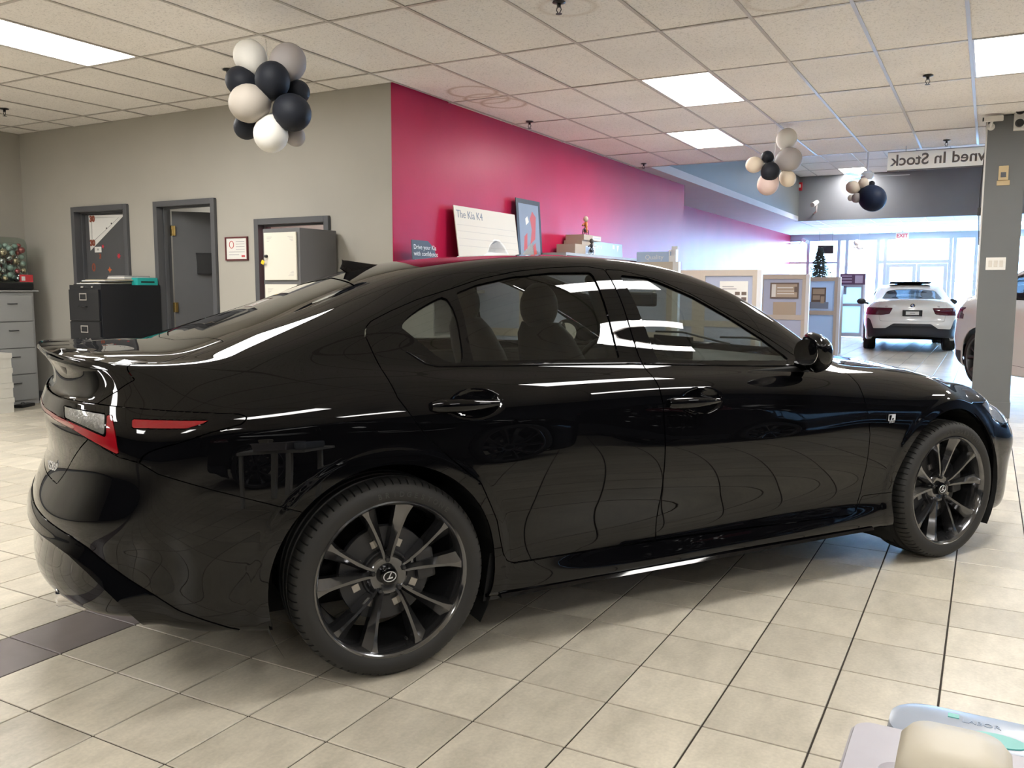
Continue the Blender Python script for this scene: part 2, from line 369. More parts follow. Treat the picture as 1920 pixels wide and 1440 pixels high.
def tbars(name, x0, x1, y0, y1, z, parent, skip=None):
    """runners along y every 2 ft, cross tees along x every 4 ft: each bar its own strip"""
    n = 0
    i = math.ceil((x0-GX)/CW-1e-6)
    while GX+i*CW <= x1+1e-6:
        x = GX+i*CW; a = y0
        if skip and x < WX: b = min(y1, WY)
        else: b = y1
        B((x-.012, a, z), (x+.012, b, z+.004), name, M_TBAR, parent); i += 1
    j = math.ceil((y0-GY)/CL-1e-6)
    while GY+j*CL <= y1+1e-6:
        y = GY+j*CL; a = x0 if not (skip and y > WY) else WX
        B((a, y-.012, z+.0006), (x1, y+.012, z+.0046), name, M_TBAR, parent); j += 1
tbars('grid_bar', XL, XR_, YB, YC0, CEIL+.001, ceiling, skip=True)
# plain soffit strip along the red wall, slate faces of the raised bay, ceiling of the bay, low ceiling by the shop front
struct(B((WX2, YC0, CEIL), (XC, YF, CEIL+.12), 'ceiling_soffit', M_SOFFIT))
struct(B((XC-.10, YC0, CEIL+.12), (XC, YC1, CH+.06), 'wall_bay_left', M_WALLG))
struct(B((XC-.10, YC1, CEIL), (XR_, YC1+.14, CH+.06), 'wall_bay_far', M_BEAM))
struct(B((XC-.10, YC0-.04, CEIL+.22), (XR_, YC0+.04, CH+.06), 'wall_bay_near', M_WALLG))
bay = struct(B((XC-.1, YC0-.04, CH+.05), (XR_, YC1+.14, CH+.12), 'ceiling_bay', M_WALLG))
far_c = struct(B((XC-.02, YC1+.14, CEIL+.10), (XR_, YF+.1, CEIL+.2), 'ceiling_front', M_WALLG))
_bl = at_z(1584, 317, CH)
BAYL = [cell(_bl.x-.3, _bl.y-.6), cell(1.2, 17.9), cell(-.8, 14.2), cell(3.6, 14.2)]; FRL = [cell(-1.9, 25.3), cell(-3.3, 25.3), cell(.7, 25.3), cell(3.1, 25.3)]
def plain_tiles(parent, x0, x1, y0, y1, z, skip):
    q = MB()
    for i in range(-5, 17):
        for j in range(5, 21):
            a, b = max(GX+i*CW, x0), min(GX+(i+1)*CW, x1); c, d = max(GY+j*CL, y0), min(GY+(j+1)*CL, y1)
            if b-a < .03 or d-c < .03 or (i, j) in skip: continue
            q.box((a+.01, c+.01, z+.005), (b-.01, d-.01, z+.02))
    o = q.build('ceiling_tiles', M_CTILE, parent); o['kind'] = 'stuff'
plain_tiles(bay, XC, XR_, YC0, YC1, CH, BAYL); plain_tiles(far_c, XC, XR_, YC1+.14, YF, CEIL, FRL)
tbars('grid_bar', XC, XR_, YC0, YC1, CH, bay); tbars('grid_bar', XC, XR_, YC1+.14, YF, CEIL+.001, far_c)

# ---------------------------------------------------------------- ceiling lights
def troffer(i, j, z, label, group='ceiling troffer lights'):
    x, y = GX+i*CW, GY+j*CL
    t = thing('ceiling_light', label, 'ceiling light', (x+CW/2, y+CL/2, z), 0, group)
    a, b = CW/2-.012, CL/2-.012
    q = MB(); q.box((-a, -b, 0), (-a+.014, b, .05)).box((a-.014, -b, 0), (a, b, .05)).box((-a+.014, -b, 0), (a-.014, -b+.014, .05)).box((-a+.014, b-.014, 0), (a-.014, b, .05)).box((-a, -b, .05), (a, b, .07))
    q.build('housing', M_TBAR, t)
    B((-a+.015, -b+.015, .012), (a-.015, b-.015, .018), 'diffuser', M_LENS, t)
    return t
_near = {cell(-2.65, 6.97): 'bright ceiling troffer light lying next to the crimson wall\'s middle', cell(-3.26, 9.41): 'ceiling troffer light nearest the crimson wall\'s far end', cell(-.21, 6.97): 'ceiling troffer light beside the grey pillar', cell(-6.31, 3.31): 'ceiling troffer light over the car\'s tail end'}
for c in LIGHTS: troffer(c[0], c[1], CEIL+.003, _near.get(c, 'lit rectangular troffer light set in the showroom ceiling'))
for k, c in enumerate(BAYL): troffer(c[0], c[1], CH+.002, ['lit troffer light in the raised bay, beside the ceiling fan', 'lit troffer light in the raised bay, towards the right wall', 'lit troffer light in the raised bay, above the white SUV\'s tail', 'lit troffer light in the raised bay, above the white SUV\'s nose side'][k], 'lights in the raised bay')
for k, c in enumerate(FRL): troffer(c[0], c[1], CEIL+.003, ['troffer light in the low ceiling straight before the entrance doors', 'troffer light in the low ceiling between red wall and entrance', 'troffer light in the low ceiling just right of the entrance doors', 'troffer light in the low ceiling towards the right wall'][k], 'lights by the shop front')
# ---------------------------------------------------------------- car body surface: rows of control points, cubic in both directions
def spl(xk,yk):
    "natural cubic spline; yk (n,...)"
    xk=np.asarray(xk,float); yk=np.asarray(yk,float); n=len(xk); h=np.diff(xk)
    A=np.eye(n); B=np.zeros_like(yk)
    for i in range(1,n-1):
        A[i,i-1]=h[i-1];A[i,i]=2*(h[i-1]+h[i]);A[i,i+1]=h[i]
        B[i]=6*((yk[i+1]-yk[i])/h[i]-(yk[i]-yk[i-1])/h[i-1])
    M=np.linalg.solve(A,B.reshape(n,-1)).reshape(B.shape)
    def f(x):
        x=np.asarray(x,float); i=np.clip(np.searchsorted(xk,x)-1,0,n-2)
        sh=(-1,)+(1,)*(yk.ndim-1)
        a=(xk[i+1]-x).reshape(sh); b=(x-xk[i]).reshape(sh); hh=h[i].reshape(sh)
        return M[i]*a**3/(6*hh)+M[i+1]*b**3/(6*hh)+(yk[i]/hh-M[i]*hh/6)*a+(yk[i+1]/hh-M[i+1]*hh/6)*b
    return f
def pch(pts,x):
    "monotone-ish hermite through [(x,y)..]"
    xk=np.array([p[0] for p in pts],float); yk=np.array([p[1] for p in pts],float)
    h=np.diff(xk); d=np.diff(yk)/h; m=np.zeros(len(xk)); m[0]=d[0]; m[-1]=d[-1]
    for i in range(1,len(xk)-1):
        m[i]=(d[i-1]*h[i]+d[i]*h[i-1])/(h[i]+h[i-1])
    x=np.asarray(x,float); i=np.clip(np.searchsorted(xk,x)-1,0,len(xk)-2)
    t=np.clip((x-xk[i])/h[i],0,1)
    return yk[i]*(1+2*t)*(1-t)**2+h[i]*m[i]*t*(1-t)**2+yk[i+1]*t*t*(3-2*t)+h[i]*m[i+1]*t*t*(t-1)
XS=[-.60,-.40,-.20,0,.20,.42,.75,1.10,1.30,1.50,1.70,1.90,2.05,2.20,2.40,2.60,2.80,3.00,3.20]
# rows: s-knots, z-knots on the side, rear: (xr, zr_center, zr_corner), front: (xf, zf)
SED=[
 ([(-.6,.76),(0,.79),(3.2,.76)],[(-.6,.262),(-.4,.228),(0,.222),(.42,.212),(2.3,.207),(3.2,.175)],(-.93,.335,.30),(3.48,.16)),
 ([(-.6,.846),(-.4,.868),(0,.875),(.42,.885),(1.5,.882),(2.2,.885),(2.8,.878),(3.2,.84)],[(-.6,.265),(-.4,.23),(0,.225),(.42,.215),(2.3,.21),(3.2,.18)],(-1.035,.335,.30),(3.60,.165)),
 ([(-.6,.872),(-.4,.890),(0,.902),(.42,.895),(.75,.877),(1.1,.869),(1.7,.869),(2.2,.885),(2.4,.895),(2.8,.902),(3.2,.858)],[(-.6,.37),(0,.345),(.42,.33),(2.3,.325),(3.2,.32)],(-1.05,.43,.42),(3.655,.30)),
 ([(-.6,.885),(-.4,.905),(0,.918),(.42,.907),(.75,.894),(1.1,.890),(1.9,.891),(2.2,.896),(2.4,.905),(2.8,.915),(3.2,.865)],[(-.6,.51),(0,.50),(2.3,.49),(3.2,.47)],(-1.045,.52,.52),(3.685,.43)),
 ([(-.6,.890),(-.4,.912),(0,.925),(.42,.919),(.75,.911),(1.1,.908),(1.9,.908),(2.2,.910),(2.4,.914),(2.8,.920),(3.2,.858)],[(-.6,.67),(0,.665),(2.3,.65),(3.2,.59)],(-1.038,.60,.62),(3.69,.54)),
 ([(-.6,.884),(-.4,.907),(0,.921),(.42,.914),(1.1,.901),(1.9,.900),(2.4,.906),(2.8,.905),(3.2,.830)],[(-.6,.80),(0,.795),(1.9,.775),(2.4,.765),(2.8,.755),(3.2,.68)],(-.99,.74,.76),(3.66,.62)),
 ([(-.6,.860),(-.4,.886),(0,.901),(.42,.897),(1.1,.886),(1.9,.883),(2.4,.881),(2.8,.865),(3.2,.785)],[(-.6,.91),(-.2,.917),(.42,.91),(1.1,.895),(1.9,.862),(2.4,.838),(2.8,.818),(3.2,.735)],(-.995,.875,.885),(3.60,.665)),
 ([(-.6,.805),(-.4,.838),(0,.862),(.42,.859),(1.1,.856),(1.9,.850),(2.2,.845),(2.8,.795),(3.2,.705)],[(-.6,.985),(0,.985),(.42,.970),(1.1,.951),(1.9,.918),(2.4,.892),(2.8,.862),(3.2,.775)],(-.968,.975,.965),(3.54,.695)),
 ([(-.6,.745),(-.4,.780),(-.2,.80),(0,.806),(.42,.802),(1.1,.80),(1.9,.795),(2.2,.782),(2.8,.72),(3.2,.62)],[(-.6,1.04),(-.2,1.04),(.2,1.028),(.75,1.012),(1.1,1.0),(1.5,.98),(1.9,.96),(2.2,.94),(2.8,.882),(3.2,.785)],(-.995,1.075,1.032),(3.49,.72)),
 ([(-.6,.69),(-.4,.71),(-.2,.725),(0,.735),(.42,.735),(1.1,.735),(1.5,.735),(1.9,.74),(2.2,.735),(2.8,.67),(3.2,.56)],[(-.6,1.062),(-.4,1.088),(-.2,1.118),(0,1.150),(.42,1.195),(.75,1.215),(1.1,1.21),(1.3,1.19),(1.5,1.155),(1.7,1.11),(1.9,1.05),(2.05,1.0),(2.2,.955),(2.8,.893),(3.2,.80)],None,(3.46,.73)),
 ([(-.6,.60),(-.4,.585),(-.2,.58),(0,.59),(.2,.60),(.42,.61),(1.1,.61),(1.5,.61),(1.9,.645),(2.2,.66),(2.8,.58),(3.2,.47)],[(-.6,1.082),(-.4,1.133),(-.2,1.189),(0,1.248),(.2,1.308),(.42,1.357),(.75,1.388),(1.1,1.385),(1.34,1.36),(1.54,1.312),(1.75,1.232),(1.91,1.148),(2.06,1.06),(2.2,.98),(2.4,.945),(2.8,.902),(3.2,.812)],None,(3.44,.738)),
 ([(-.6,.46),(0,.47),(.42,.48),(1.1,.48),(1.9,.49),(2.2,.48),(2.8,.43),(3.2,.36)],[(-.6,1.092),(-.4,1.148),(-.2,1.212),(0,1.283),(.2,1.348),(.42,1.392),(.75,1.420),(1.1,1.415),(1.34,1.382),(1.54,1.325),(1.75,1.24),(1.91,1.158),(2.06,1.075),(2.2,1.0),(2.4,.963),(2.8,.92),(3.2,.832)],None,(3.43,.746)),
 ([(-.6,.23),(1.1,.25),(2.2,.24),(3.2,.18)],[(-.6,1.099),(-.4,1.159),(-.2,1.227),(0,1.301),(.2,1.367),(.42,1.408),(.75,1.432),(1.1,1.428),(1.34,1.392),(1.54,1.335),(1.75,1.248),(1.91,1.167),(2.06,1.085),(2.2,1.01),(2.4,.975),(2.8,.931),(3.2,.845)],None,(3.425,.752)),
 ([(-.6,0),(3.2,0)],[(-.6,1.102),(-.4,1.163),(-.2,1.232),(0,1.307),(.2,1.372),(.42,1.412),(.75,1.435),(1.1,1.431),(1.34,1.395),(1.54,1.338),(1.75,1.25),(1.91,1.17),(2.06,1.088),(2.2,1.013),(2.4,.978),(2.8,.935),(3.2,.85)],None,(3.42,.755)),
]
def net(SP,XS=XS):
    rows=[]
    RF=[0,.38,.68,.87,.965]      # lateral fractions round the rear corner
    RD=[0,.018,.08,.18,.30]
    FF=[.975,.90,.74,.42,0]
    FD=[.36,.21,.09,.025,0]
    Z8=None
    for k,(sk,zk,re,fr) in enumerate(SP):
        s=pch(sk,XS); z=pch(zk,XS); P=[]
        if re is not None:
            xr,zc,zo=re
            for f,d in zip(RF,RD):
                P.append((xr+d*((XS[0]-xr-.05)/.36 if k else .8),s[0]*f,zc+(zo-zc)*(f**2)))
            rb=P[:]
        else:
            tk=1-s[0]/s8; hk=(z[0]-z8)/(zc13-z8)
            for j in range(5):
                e=last[j]; a=j/5; xc=last[0][0]+(XS[0]-last[0][0])*a; zc=last[0][2]+(zc13-last[0][2])*a
                P.append((e[0]+(xc-e[0])*tk,e[1]*s[0]/s8,e[2]+(zc-e[2])*hk))
        if k==8: last=P[:]; s8=s[0]; z8=z[0]; zc13=pch(SP[-1][1],[XS[0]])[0]
        for x,a,b in zip(XS,s,z): P.append((x,a,b))
        xf,zf=fr
        for f,d in zip(FF,FD):
            t=(f/.975)
            P.append((xf-d*((xf-XS[-1]-.02)/.46)*(1.0 if k<5 else 1.25 if k==5 else 1.5),s[-1]*f,zf+(z[-1]-zf)*(t**2)*.55))
        rows.append(P)
    return np.array(rows)
def surf(N,us,vs,nu_def=None):
    # N rows x stations x 3 ; u along stations, v along rows
    R,S,_=N.shape
    # u params: mean chord over rows
    d=np.linalg.norm(np.diff(N[1:9],axis=1),axis=2).mean(0); U=np.concatenate([[0],np.cumsum(d)]); U/=U[-1]
    d=np.linalg.norm(np.diff(N[:,6:22],axis=0),axis=2).mean(1); V=np.concatenate([[0],np.cumsum(d)]); V/=V[-1]
    A=spl(U,N.transpose(1,0,2))(us)      # nu x R x 3
    B=spl(V,A.transpose(1,0,2))(vs)      # nv x nu x 3
    return B,U,V
def sdf(poly, X, Y):
    """signed distance to a closed polygon, negative inside"""
    P = np.array(poly, float); Q = np.roll(P, -1, 0); d = np.full(X.shape, 1e9); ins = np.zeros(X.shape, bool)
    for (ax, ay), (bx, by) in zip(P, Q):
        ex, ey = bx-ax, by-ay; L = ex*ex+ey*ey
        t = np.clip(((X-ax)*ex+(Y-ay)*ey)/L, 0, 1); d = np.minimum(d, (X-ax-t*ex)**2+(Y-ay-t*ey)**2)
        if ay != by:
            c = ((ay > Y) != (by > Y)) & (X < (bx-ax)*(Y-ay)/(by-ay)+ax); ins ^= c
    d = np.sqrt(d); return np.where(ins, -d, d)
def smooth_poly(P, n=3):
    """round a closed outline"""
    P = np.array(P, float)
    for _ in range(n): Q = np.roll(P, -1, 0); P = np.stack([.75*P+.25*Q, .25*P+.75*Q], 1).reshape(-1, 2)
    return P
class Shell:
    """half body (s >= 0): vertices (x, s, z) with normals; faces are index tuples"""
    def __init__(h, G, N):
        nv, nu, _ = G.shape; h.P = [tuple(p) for p in G.reshape(-1, 3)]; h.N = [tuple(p) for p in N.reshape(-1, 3)]
        I = np.arange(nv*nu).reshape(nv, nu)
        h.all = list(zip(I[:-1, :-1].ravel().tolist(), I[:-1, 1:].ravel().tolist(), I[1:, 1:].ravel().tolist(), I[1:, :-1].ravel().tolist()))
    def arr(h): return np.array(h.P), np.array(h.N)
    def cut(h, faces, fn):
        """split faces by the sign of fn(x, s, z): (inside, outside)"""
        A = np.array(h.P); d = fn(A[:, 0], A[:, 1], A[:, 2]); d = np.where(abs(d) < 4e-4, 0, d).tolist()
        ins, out = [], []; new = {}
        for f in faces:
            ds = [d[i] for i in f]; mn, mx = min(ds), max(ds)
            if mx <= 0: ins.append(f); continue
            if mn >= 0: out.append(f); continue
            a, b = [], []
            for k, i in enumerate(f):
                j = f[(k+1) % len(f)]; di, dj = d[i], d[j]
                if di <= 0: a.append(i)
                if di >= 0: b.append(i)
                if (di < 0 < dj) or (dj < 0 < di):
                    key = (i, j) if i < j else (j, i)
                    q = new.get(key)
                    if q is None:
                        t = di/(di-dj); p, r = h.P[i], h.P[j]; n, m = h.N[i], h.N[j]
                        h.P.append(tuple(p[c]+(r[c]-p[c])*t for c in range(3))); h.N.append(tuple(n[c]+(m[c]-n[c])*t for c in range(3)))
                        d.append(0.0); q = len(h.P)-1; new[key] = q
                    a.append(q); b.append(q)
            if len(a) > 2: ins.append(tuple(a))
            if len(b) > 2: out.append(tuple(b))
        return ins, out
    def panel(h, faces, gap=.0018, lip=.012, off=0.0, both=False, side=1):
        """geometry of one panel in car space (x forward, y left): shrunk by the shut gap, edges turned in by a lip"""
        used = sorted({i for f in faces for i in f}); m = {i: k for k, i in enumerate(used)}
        P = np.array([h.P[i] for i in used]); N = np.array([h.N[i] for i in used]); N /= np.linalg.norm(N, axis=1)[:, None]
        F = [tuple(m[i] for i in f) for f in faces]
        if callable(off): P = P+N*off(P)[:, None]
        elif off: P = P+N*off
        cnt = {}
        for f in F:
            for k in range(len(f)):
                a, b = f[k], f[(k+1) % len(f)]; cnt[(min(a, b), max(a, b))] = cnt.get((min(a, b), max(a, b)), 0)+1
        E = []
        for f in F:
            for k in range(len(f)):
                a, b = f[k], f[(k+1) % len(f)]
                if cnt[(min(a, b), max(a, b))] == 1 and not (abs(P[a][1]) < 1e-4 and abs(P[b][1]) < 1e-4): E.append((a, b))
        f0 = F[len(F)//2]; osg = 1 if np.cross(P[f0[1]]-P[f0[0]], P[f0[2]]-P[f0[0]])@N[f0[0]] > 0 else -1
        if E and (gap or lip):
            ind = {}
            for a, b in E:
                t = P[b]-P[a]; L = np.linalg.norm(t)
                if L < 1e-7: continue
                w = np.cross(N[a]+N[b], t)*osg; w /= max(1e-9, np.linalg.norm(w))
                for i in (a, b): ind.setdefault(i, []).append(w)
            P0 = P.copy()
            for i, ws in ind.items():
                w = np.mean(ws, 0); w /= max(.5, np.linalg.norm(w)); s0 = P[i][1]
                P[i] = P[i]+w*gap
                if abs(s0) < 1e-4: P[i][1] = 0
            if lip:
                lp = {}; V = list(map(tuple, P))
                for i in ind: q = P[i]-N[i]*lip; q[1] = 0 if abs(P[i][1]) < 1e-4 else q[1]; V.append(tuple(q)); lp[i] = len(V)-1
                for a, b in E:
                    if a in lp and b in lp: F.append((b, a, lp[a], lp[b]))
                P = np.array(V)
        out_v = []; out_f = []; osg_r = -osg
        if both:
            mp = {}
            for k, p in enumerate(P): out_v.append((p[0], -p[1], p[2]))
            for k, p in enumerate(P):
                if abs(p[1]) < 1e-4: mp[k] = k
                else: out_v.append((p[0], p[1], p[2])); mp[k] = len(out_v)-1
            out_f = [f[::osg_r] for f in F]+[tuple(mp[i] for i in f)[::-osg_r] for f in F]
        else:
            out_v = [(p[0], -p[1]*side, p[2]) for p in P]; out_f = [f[::osg_r] for f in F] if side == 1 else [f[::-osg_r] for f in F]
        return out_v, out_f
def panel_obj(h, faces, name, m, parent, **k):
    if not faces: return None
    v, f = h.panel(faces, **k); return mesh(name, v, f, m, parent, True, sharp=32)

M_PAINT = mat('black_car_paint', (.0022, .0022, .0028), .3, coat=1.0, coat_rough=.012, spec=.0)
M_PAINT.node_tree.nodes['Principled BSDF'].inputs['Coat IOR'].default_value = 1.41
M_PIANO = mat('piano_black_trim', (.002, .002, .0025), .03, spec=.40)
M_CARGLASS = sheet_glass('tinted_car_glass', (.54, .575, .545))
M_DARKGLASS = sheet_glass('privacy_rear_glass', (.10, .105, .10))
M_RUBBER = mat('tyre_rubber', (.0165, .0160, .0155), .62, bump=(220, .2, .001))
M_LETTER = mat('tyre_lettering', (.035, .034, .033), .5)
M_WHEEL = mat('dark_chrome_wheel', (.125, .125, .13), .14, metal=.9, coat=.6, coat_rough=.04)
M_DISC = mat('brake_disc_steel', (.42, .40, .37), .35, metal=.9)
M_CAL = mat('brake_caliper', (.05, .05, .052), .45, metal=.6)
M_REDLENS = mat('red_lamp_lens', (.27, .004, .010), .06, coat=1.0, emit=(1, .02, .03), estr=0.0)
M_CLEARLENS = mat('clear_lamp_lens', (.17, .17, .16), .12, metal=.5, coat=1.0, bump=(90, .5, .004))
M_HEADLENS = mat('headlamp_lens', (.25, .26, .28), .05, metal=.5, coat=1.0)
M_CABIN = mat('black_leather', (.006, .006, .0065), .6, spec=.25, bump=(300, .15, .001))
M_CABIN2 = mat('grey_headliner', (.016, .016, .017), .85, spec=.2)
M_UNDER = mat('underbody_black', (.004, .004, .004), .8)
M_SILVER = mat('satin_silver_badge', (.62, .62, .64), .32, metal=.35)
M_SCREEN = mat('black_screen_glass', (.004, .004, .005), .08, coat=.5)

def grid_normals(G):
    du = np.gradient(G, axis=1); dv = np.gradient(G, axis=0); n = np.cross(du, dv); n /= np.maximum(1e-9, np.linalg.norm(n, axis=2))[..., None]
    # outward: lateral component positive on the flank
    if np.mean(n[G.shape[0]//4, :, 1]) < 0: n = -n
    return n
def dense(knots):
    """[(u, step)...] piecewise uniform sample positions"""
    out = []
    for (a, st), (b, _) in zip(knots[:-1], knots[1:]): k = max(1, int(round((b-a)/st))); out += list(a+(b-a)*np.arange(k)/k)
    return np.array(out+[knots[-1][0]])
# ---------------------------------------------------------------- the black sedan
CAR_A = math.radians(56.56); CAR_C = (-2.4171, 2.7163, 0)
RAX, FAX, WZ = 0.0, 2.807, .334
def sedan():
    car = thing('sedan_car', 'glossy black four-door sedan with black alloy wheels and a small boot spoiler', 'car', CAR_C, CAR_A)
    G, U, V = surf(net(SED), dense([(0, .0012), (.20, .0022), (1, 0)]), dense([(0, .006), (.2, .0026), (.52, .006), (1, 0)]))
    x, s, z = G[..., 0], G[..., 1], G[..., 2]
    n = grid_normals(G)
    sm = lambda t: np.clip(t, 0, 1)**2*(3-2*np.clip(t, 0, 1))
    flank = s > .55
    d = np.zeros_like(x)
    for cx, R in ((-.015, .388), (2.805, .392)):                 # raised lip band round each wheel arch
        r = np.hypot(x-cx, z-.336); d += np.where(flank, .0032*sm((R+.062-r)/.022), 0)
    for cx, cz in ((.303, .902), (1.287, .853)):                 # finger recess behind each door handle
        q = ((x-cx)/.098)**2+((z-cz)/.050)**2; d -= np.where(flank & (q < 1), .020*(1-q)**.7, 0)
    # hollow in the boot lid between spoiler and lamp bar
    d -= np.where(x < -.70, .007*sm((z-.942)/.022)*sm((1.06-z)/.05)*sm((.66-s)/.22), 0)
    d += np.where(x < -.70, .010*sm((z-.862)/.02)*sm((.948-z)/.012)*sm((.70-s)/.2), 0)
    G = G+n*d[..., None]
    n = grid_normals(G)
    h = Shell(G, n)
    rest = h.all
    # wheel openings
    for cx, R in ((-.015, .388), (2.805, .392)):
        _, rest = h.cut(rest, lambda X, S, Z: np.where(S > .5, np.hypot(X-cx, Z-.336)-R, 1))
    # glass roof panes
    WS = [(1.25, -1), (1.25, 0), (1.19, .50), (1.3, .545), (1.6, .585), (1.9, .625), (2.08, .65), (2.15, .64), (2.21, .4), (2.25, 0), (2.25, -1)]
    BL = [(.07, -1), (.07, 0), (.03, .44), (-.03, .485), (-.2, .50), (-.36, .51), (-.46, .47), (-.545, .25), (-.57, 0), (-.57, -1)]
    ws, rest = h.cut(rest, lambda X, S, Z: np.where(Z > .8, sdf(WS, X, S), 1))
    bl, rest = h.cut(rest, lambda X, S, Z: np.where(Z > .9, sdf(BL, X, S), 1))
    panel_obj(h, ws, 'windshield', M_CARGLASS, car, gap=.004, lip=0, off=-.004, both=True)
    panel_obj(h, bl, 'rear_window', M_DARKGLASS, car, gap=.004, lip=0, off=-.003, both=True)
    # doors
    RD = [(-.034, 1.130), (-.018, 1.073), (.024, .935), (.108, .812), (.200, .723), (.309, .631), (.376, .49), (.408, .36), (.425, .332), (.452, .323), (.8, .318), (1.089, .312), (1.095, .335), (1.10, .70), (1.095, .85), (1.085, .915), (1.066, .985), (1.062, 1.005), (.984, 1.366), (.904, 1.377), (.737, 1.369), (.586, 1.353), (.435, 1.324), (.318, 1.289), (.183, 1.251), (.074, 1.210), (.0, 1.178), (-.025, 1.158)]
    FDp = [(2.15, .288), (1.6, .30), (1.089, .312), (1.095, .335), (1.10, .70), (1.095, .85), (1.085, .915), (1.066, .985), (1.062, 1.005), (.984, 1.366), (1.064, 1.363), (1.231, 1.328), (1.391, 1.268), (1.609, 1.161), (1.743, 1.095), (1.869, 1.024), (1.94, .985), (2.05, .957), (2.15, .94), (2.187, .872), (2.206, .782), (2.232, .65), (2.232, .50), (2.222, .384), (2.195, .315), (2.175, .293)]
    QG = smooth_poly([(.094, 1.160), (.142, 1.199), (.234, 1.245), (.298, 1.266), (.312, 1.036), (.262, 1.034), (.220, 1.050), (.167, 1.095), (.113, 1.145)], 2)
    RG = [(.330, 1.272), (.418, 1.302), (.569, 1.332), (.728, 1.348), (.913, 1.351), (.963, 1.026), (.345, 1.038)]
    FG = [(1.045, 1.343), (1.173, 1.334), (1.223, 1.32), (1.391, 1.256), (1.558, 1.172), (1.734, 1.073), (1.84, 1.005), (1.862, .985), (1.148, 1.012)]
    sd = lambda poly: (lambda X, S, Z: np.where(S > .3, sdf(poly, X, Z), 1))
    rd, rest = h.cut(rest, sd(RD)); fd, rest = h.cut(rest, sd(FDp))
    qg, rd = h.cut(rd, sd(QG)); rg, rd = h.cut(rd, sd(RG)); fg, fd = h.cut(fd, sd(FG))
    for sg in (1, -1):
        for nm, faces, gl in (('rear_door', rd, (('quarter_glass', qg), ('door_glass', rg))), ('front_door', fd, (('door_glass', fg),))):
            dr = panel_obj(h, faces, nm, M_PAINT, car, side=sg, gap=.0026, lip=.016)
            for gn, gf in gl: panel_obj(h, gf, gn, M_CARGLASS, dr, side=sg, gap=-.002, lip=0, off=-.006)
            # belt line strip under the glass
            A = [(.10, 1.078), (.16, 1.036), (.20, 1.026), (.6, 1.015), (1.055, 1.002)] if nm == 'rear_door' else [(1.075, 1.001), (1.5, .979), (1.88, .961)]
            q = MB(); pts = []
            for (xx, zz) in [(A[i][0]+(A[i+1][0]-A[i][0])*t/6, A[i][1]+(A[i+1][1]-A[i][1])*t/6) for i in range(len(A)-1) for t in range(6)]+[A[-1]]:
                pts.append(Vector((xx, -sg*(S_at(G, xx, zz)+.001), zz)))
            q.tube(pts, .0045, 6); q.build('belt_strip', M_PIANO, dr, True)
            # handle
            cx, cz, x0, x1 = (.303, .902, .135, .385) if nm == 'rear_door' else (1.287, .853, 1.118, 1.37)
            q = MB(); rings = []
            for t in np.linspace(0, 1, 15):
                xx = x0+(x1-x0)*t; hh = .0215-.011*max(0, (t-.42)/.58)**1.3; 
                if t < .06: hh *= .72
                bow = .014+.020*math.sin(PI*min(1, max(0, t*.92+.06)))**.8; zc = cz+.001-.004*t
                ss = S_at(G0, xx, zc)
                rings.append([(xx, -sg*(ss+bow-.012 + .012*math.cos(a)), zc+hh*math.sin(a)) for a in np.linspace(0, 2*PI, 13)[:-1]])
            vs = [p for r in rings for p in r]; fs = [(i*12+k, i*12+(k+1) % 12, (i+1)*12+(k+1) % 12, (i+1)*12+k) for i in range(14) for k in range(12)]+[tuple(range(12)), tuple(14*12+k for k in range(12))]
            mesh('door_handle', vs, fs, M_PAINT, dr, True, sharp=50)
    # boot lid
    zs = [.60, .66, .687, .76, .837, .94, .978, 1.013, 1.058, 1.083, 1.10, 1.2]; sx = [.30, .47, .505, .586, .690, .675, .709, .722, .673, .629, .60, .58]
    lidf = lambda X, S, Z: np.maximum(np.maximum(S-np.interp(Z, zs, sx), .672-Z+.0*S), X-np.interp(S, [0, .25, .45, .6], [-.60, -.575, -.49, -.46]))
    lid, rest = h.cut(rest, lidf)
    # tail lamps run across boot lid and quarter panel
    LMP = [(-1.2, .942), (-.846, .942), (-.727, .933), (-.578, .922), (-.470, .913), (-.447, .903), (-.462, .884), (-.554, .863), (-.66, .832), (-.715, .815), (-.738, .798), (-.745, .780), (-.798, .795), (-.868, .836), (-.914, .860), (-.971, .880), (-1.2, .885)]
    lmp = lambda X, S, Z: np.where(X < -.4, sdf(LMP, X, Z), 1)
    la, lid = h.cut(lid, lmp); lb, rest = h.cut(rest, lmp)
    RS = [(-.757, .903), (-.552, .897), (-.618, .878), (-.759, .880)]
    RR = [(-1.2, .898), (-.971, .894), (-.913, .881), (-.877, .869), (-.826, .850), (-.820, .912), (-.808, .912), (-.797, .803), (-.866, .840), (-.914, .864), (-.971, .884), (-1.2, .888)]
    CL_ = [(-.93, .922), (-.826, .914), (-.831, .856), (-.878, .874), (-.93, .891)]
    lamp = la+lb
    side_red, lamp = h.cut(lamp, lambda X, S, Z: sdf(RS, X, Z)); rear_red, lamp = h.cut(lamp, lambda X, S, Z: sdf(RR, X, Z)); clear, lamp = h.cut(lamp, lambda X, S, Z: sdf(CL_, X, Z))
    lo = panel_obj(h, lamp, 'tail_lamp', M_PIANO, car, gap=.0032, lip=.018, off=.004, both=True)
    for sg in (1, -1):
        panel_obj(h, side_red, 'side_marker', M_REDLENS, lo, gap=0, lip=.004, off=.0040, side=sg)
        panel_obj(h, clear, 'reversing_lens', M_CLEARLENS, lo, gap=.001, lip=.006, off=.003, side=sg)
    panel_obj(h, rear_red, 'brake_light_bar', M_REDLENS, lo, gap=0, lip=.006, off=.0045, both=True)
    lid_o = panel_obj(h, lid, 'trunk_lid', M_PAINT, car, gap=.0022, lip=.014, both=True)
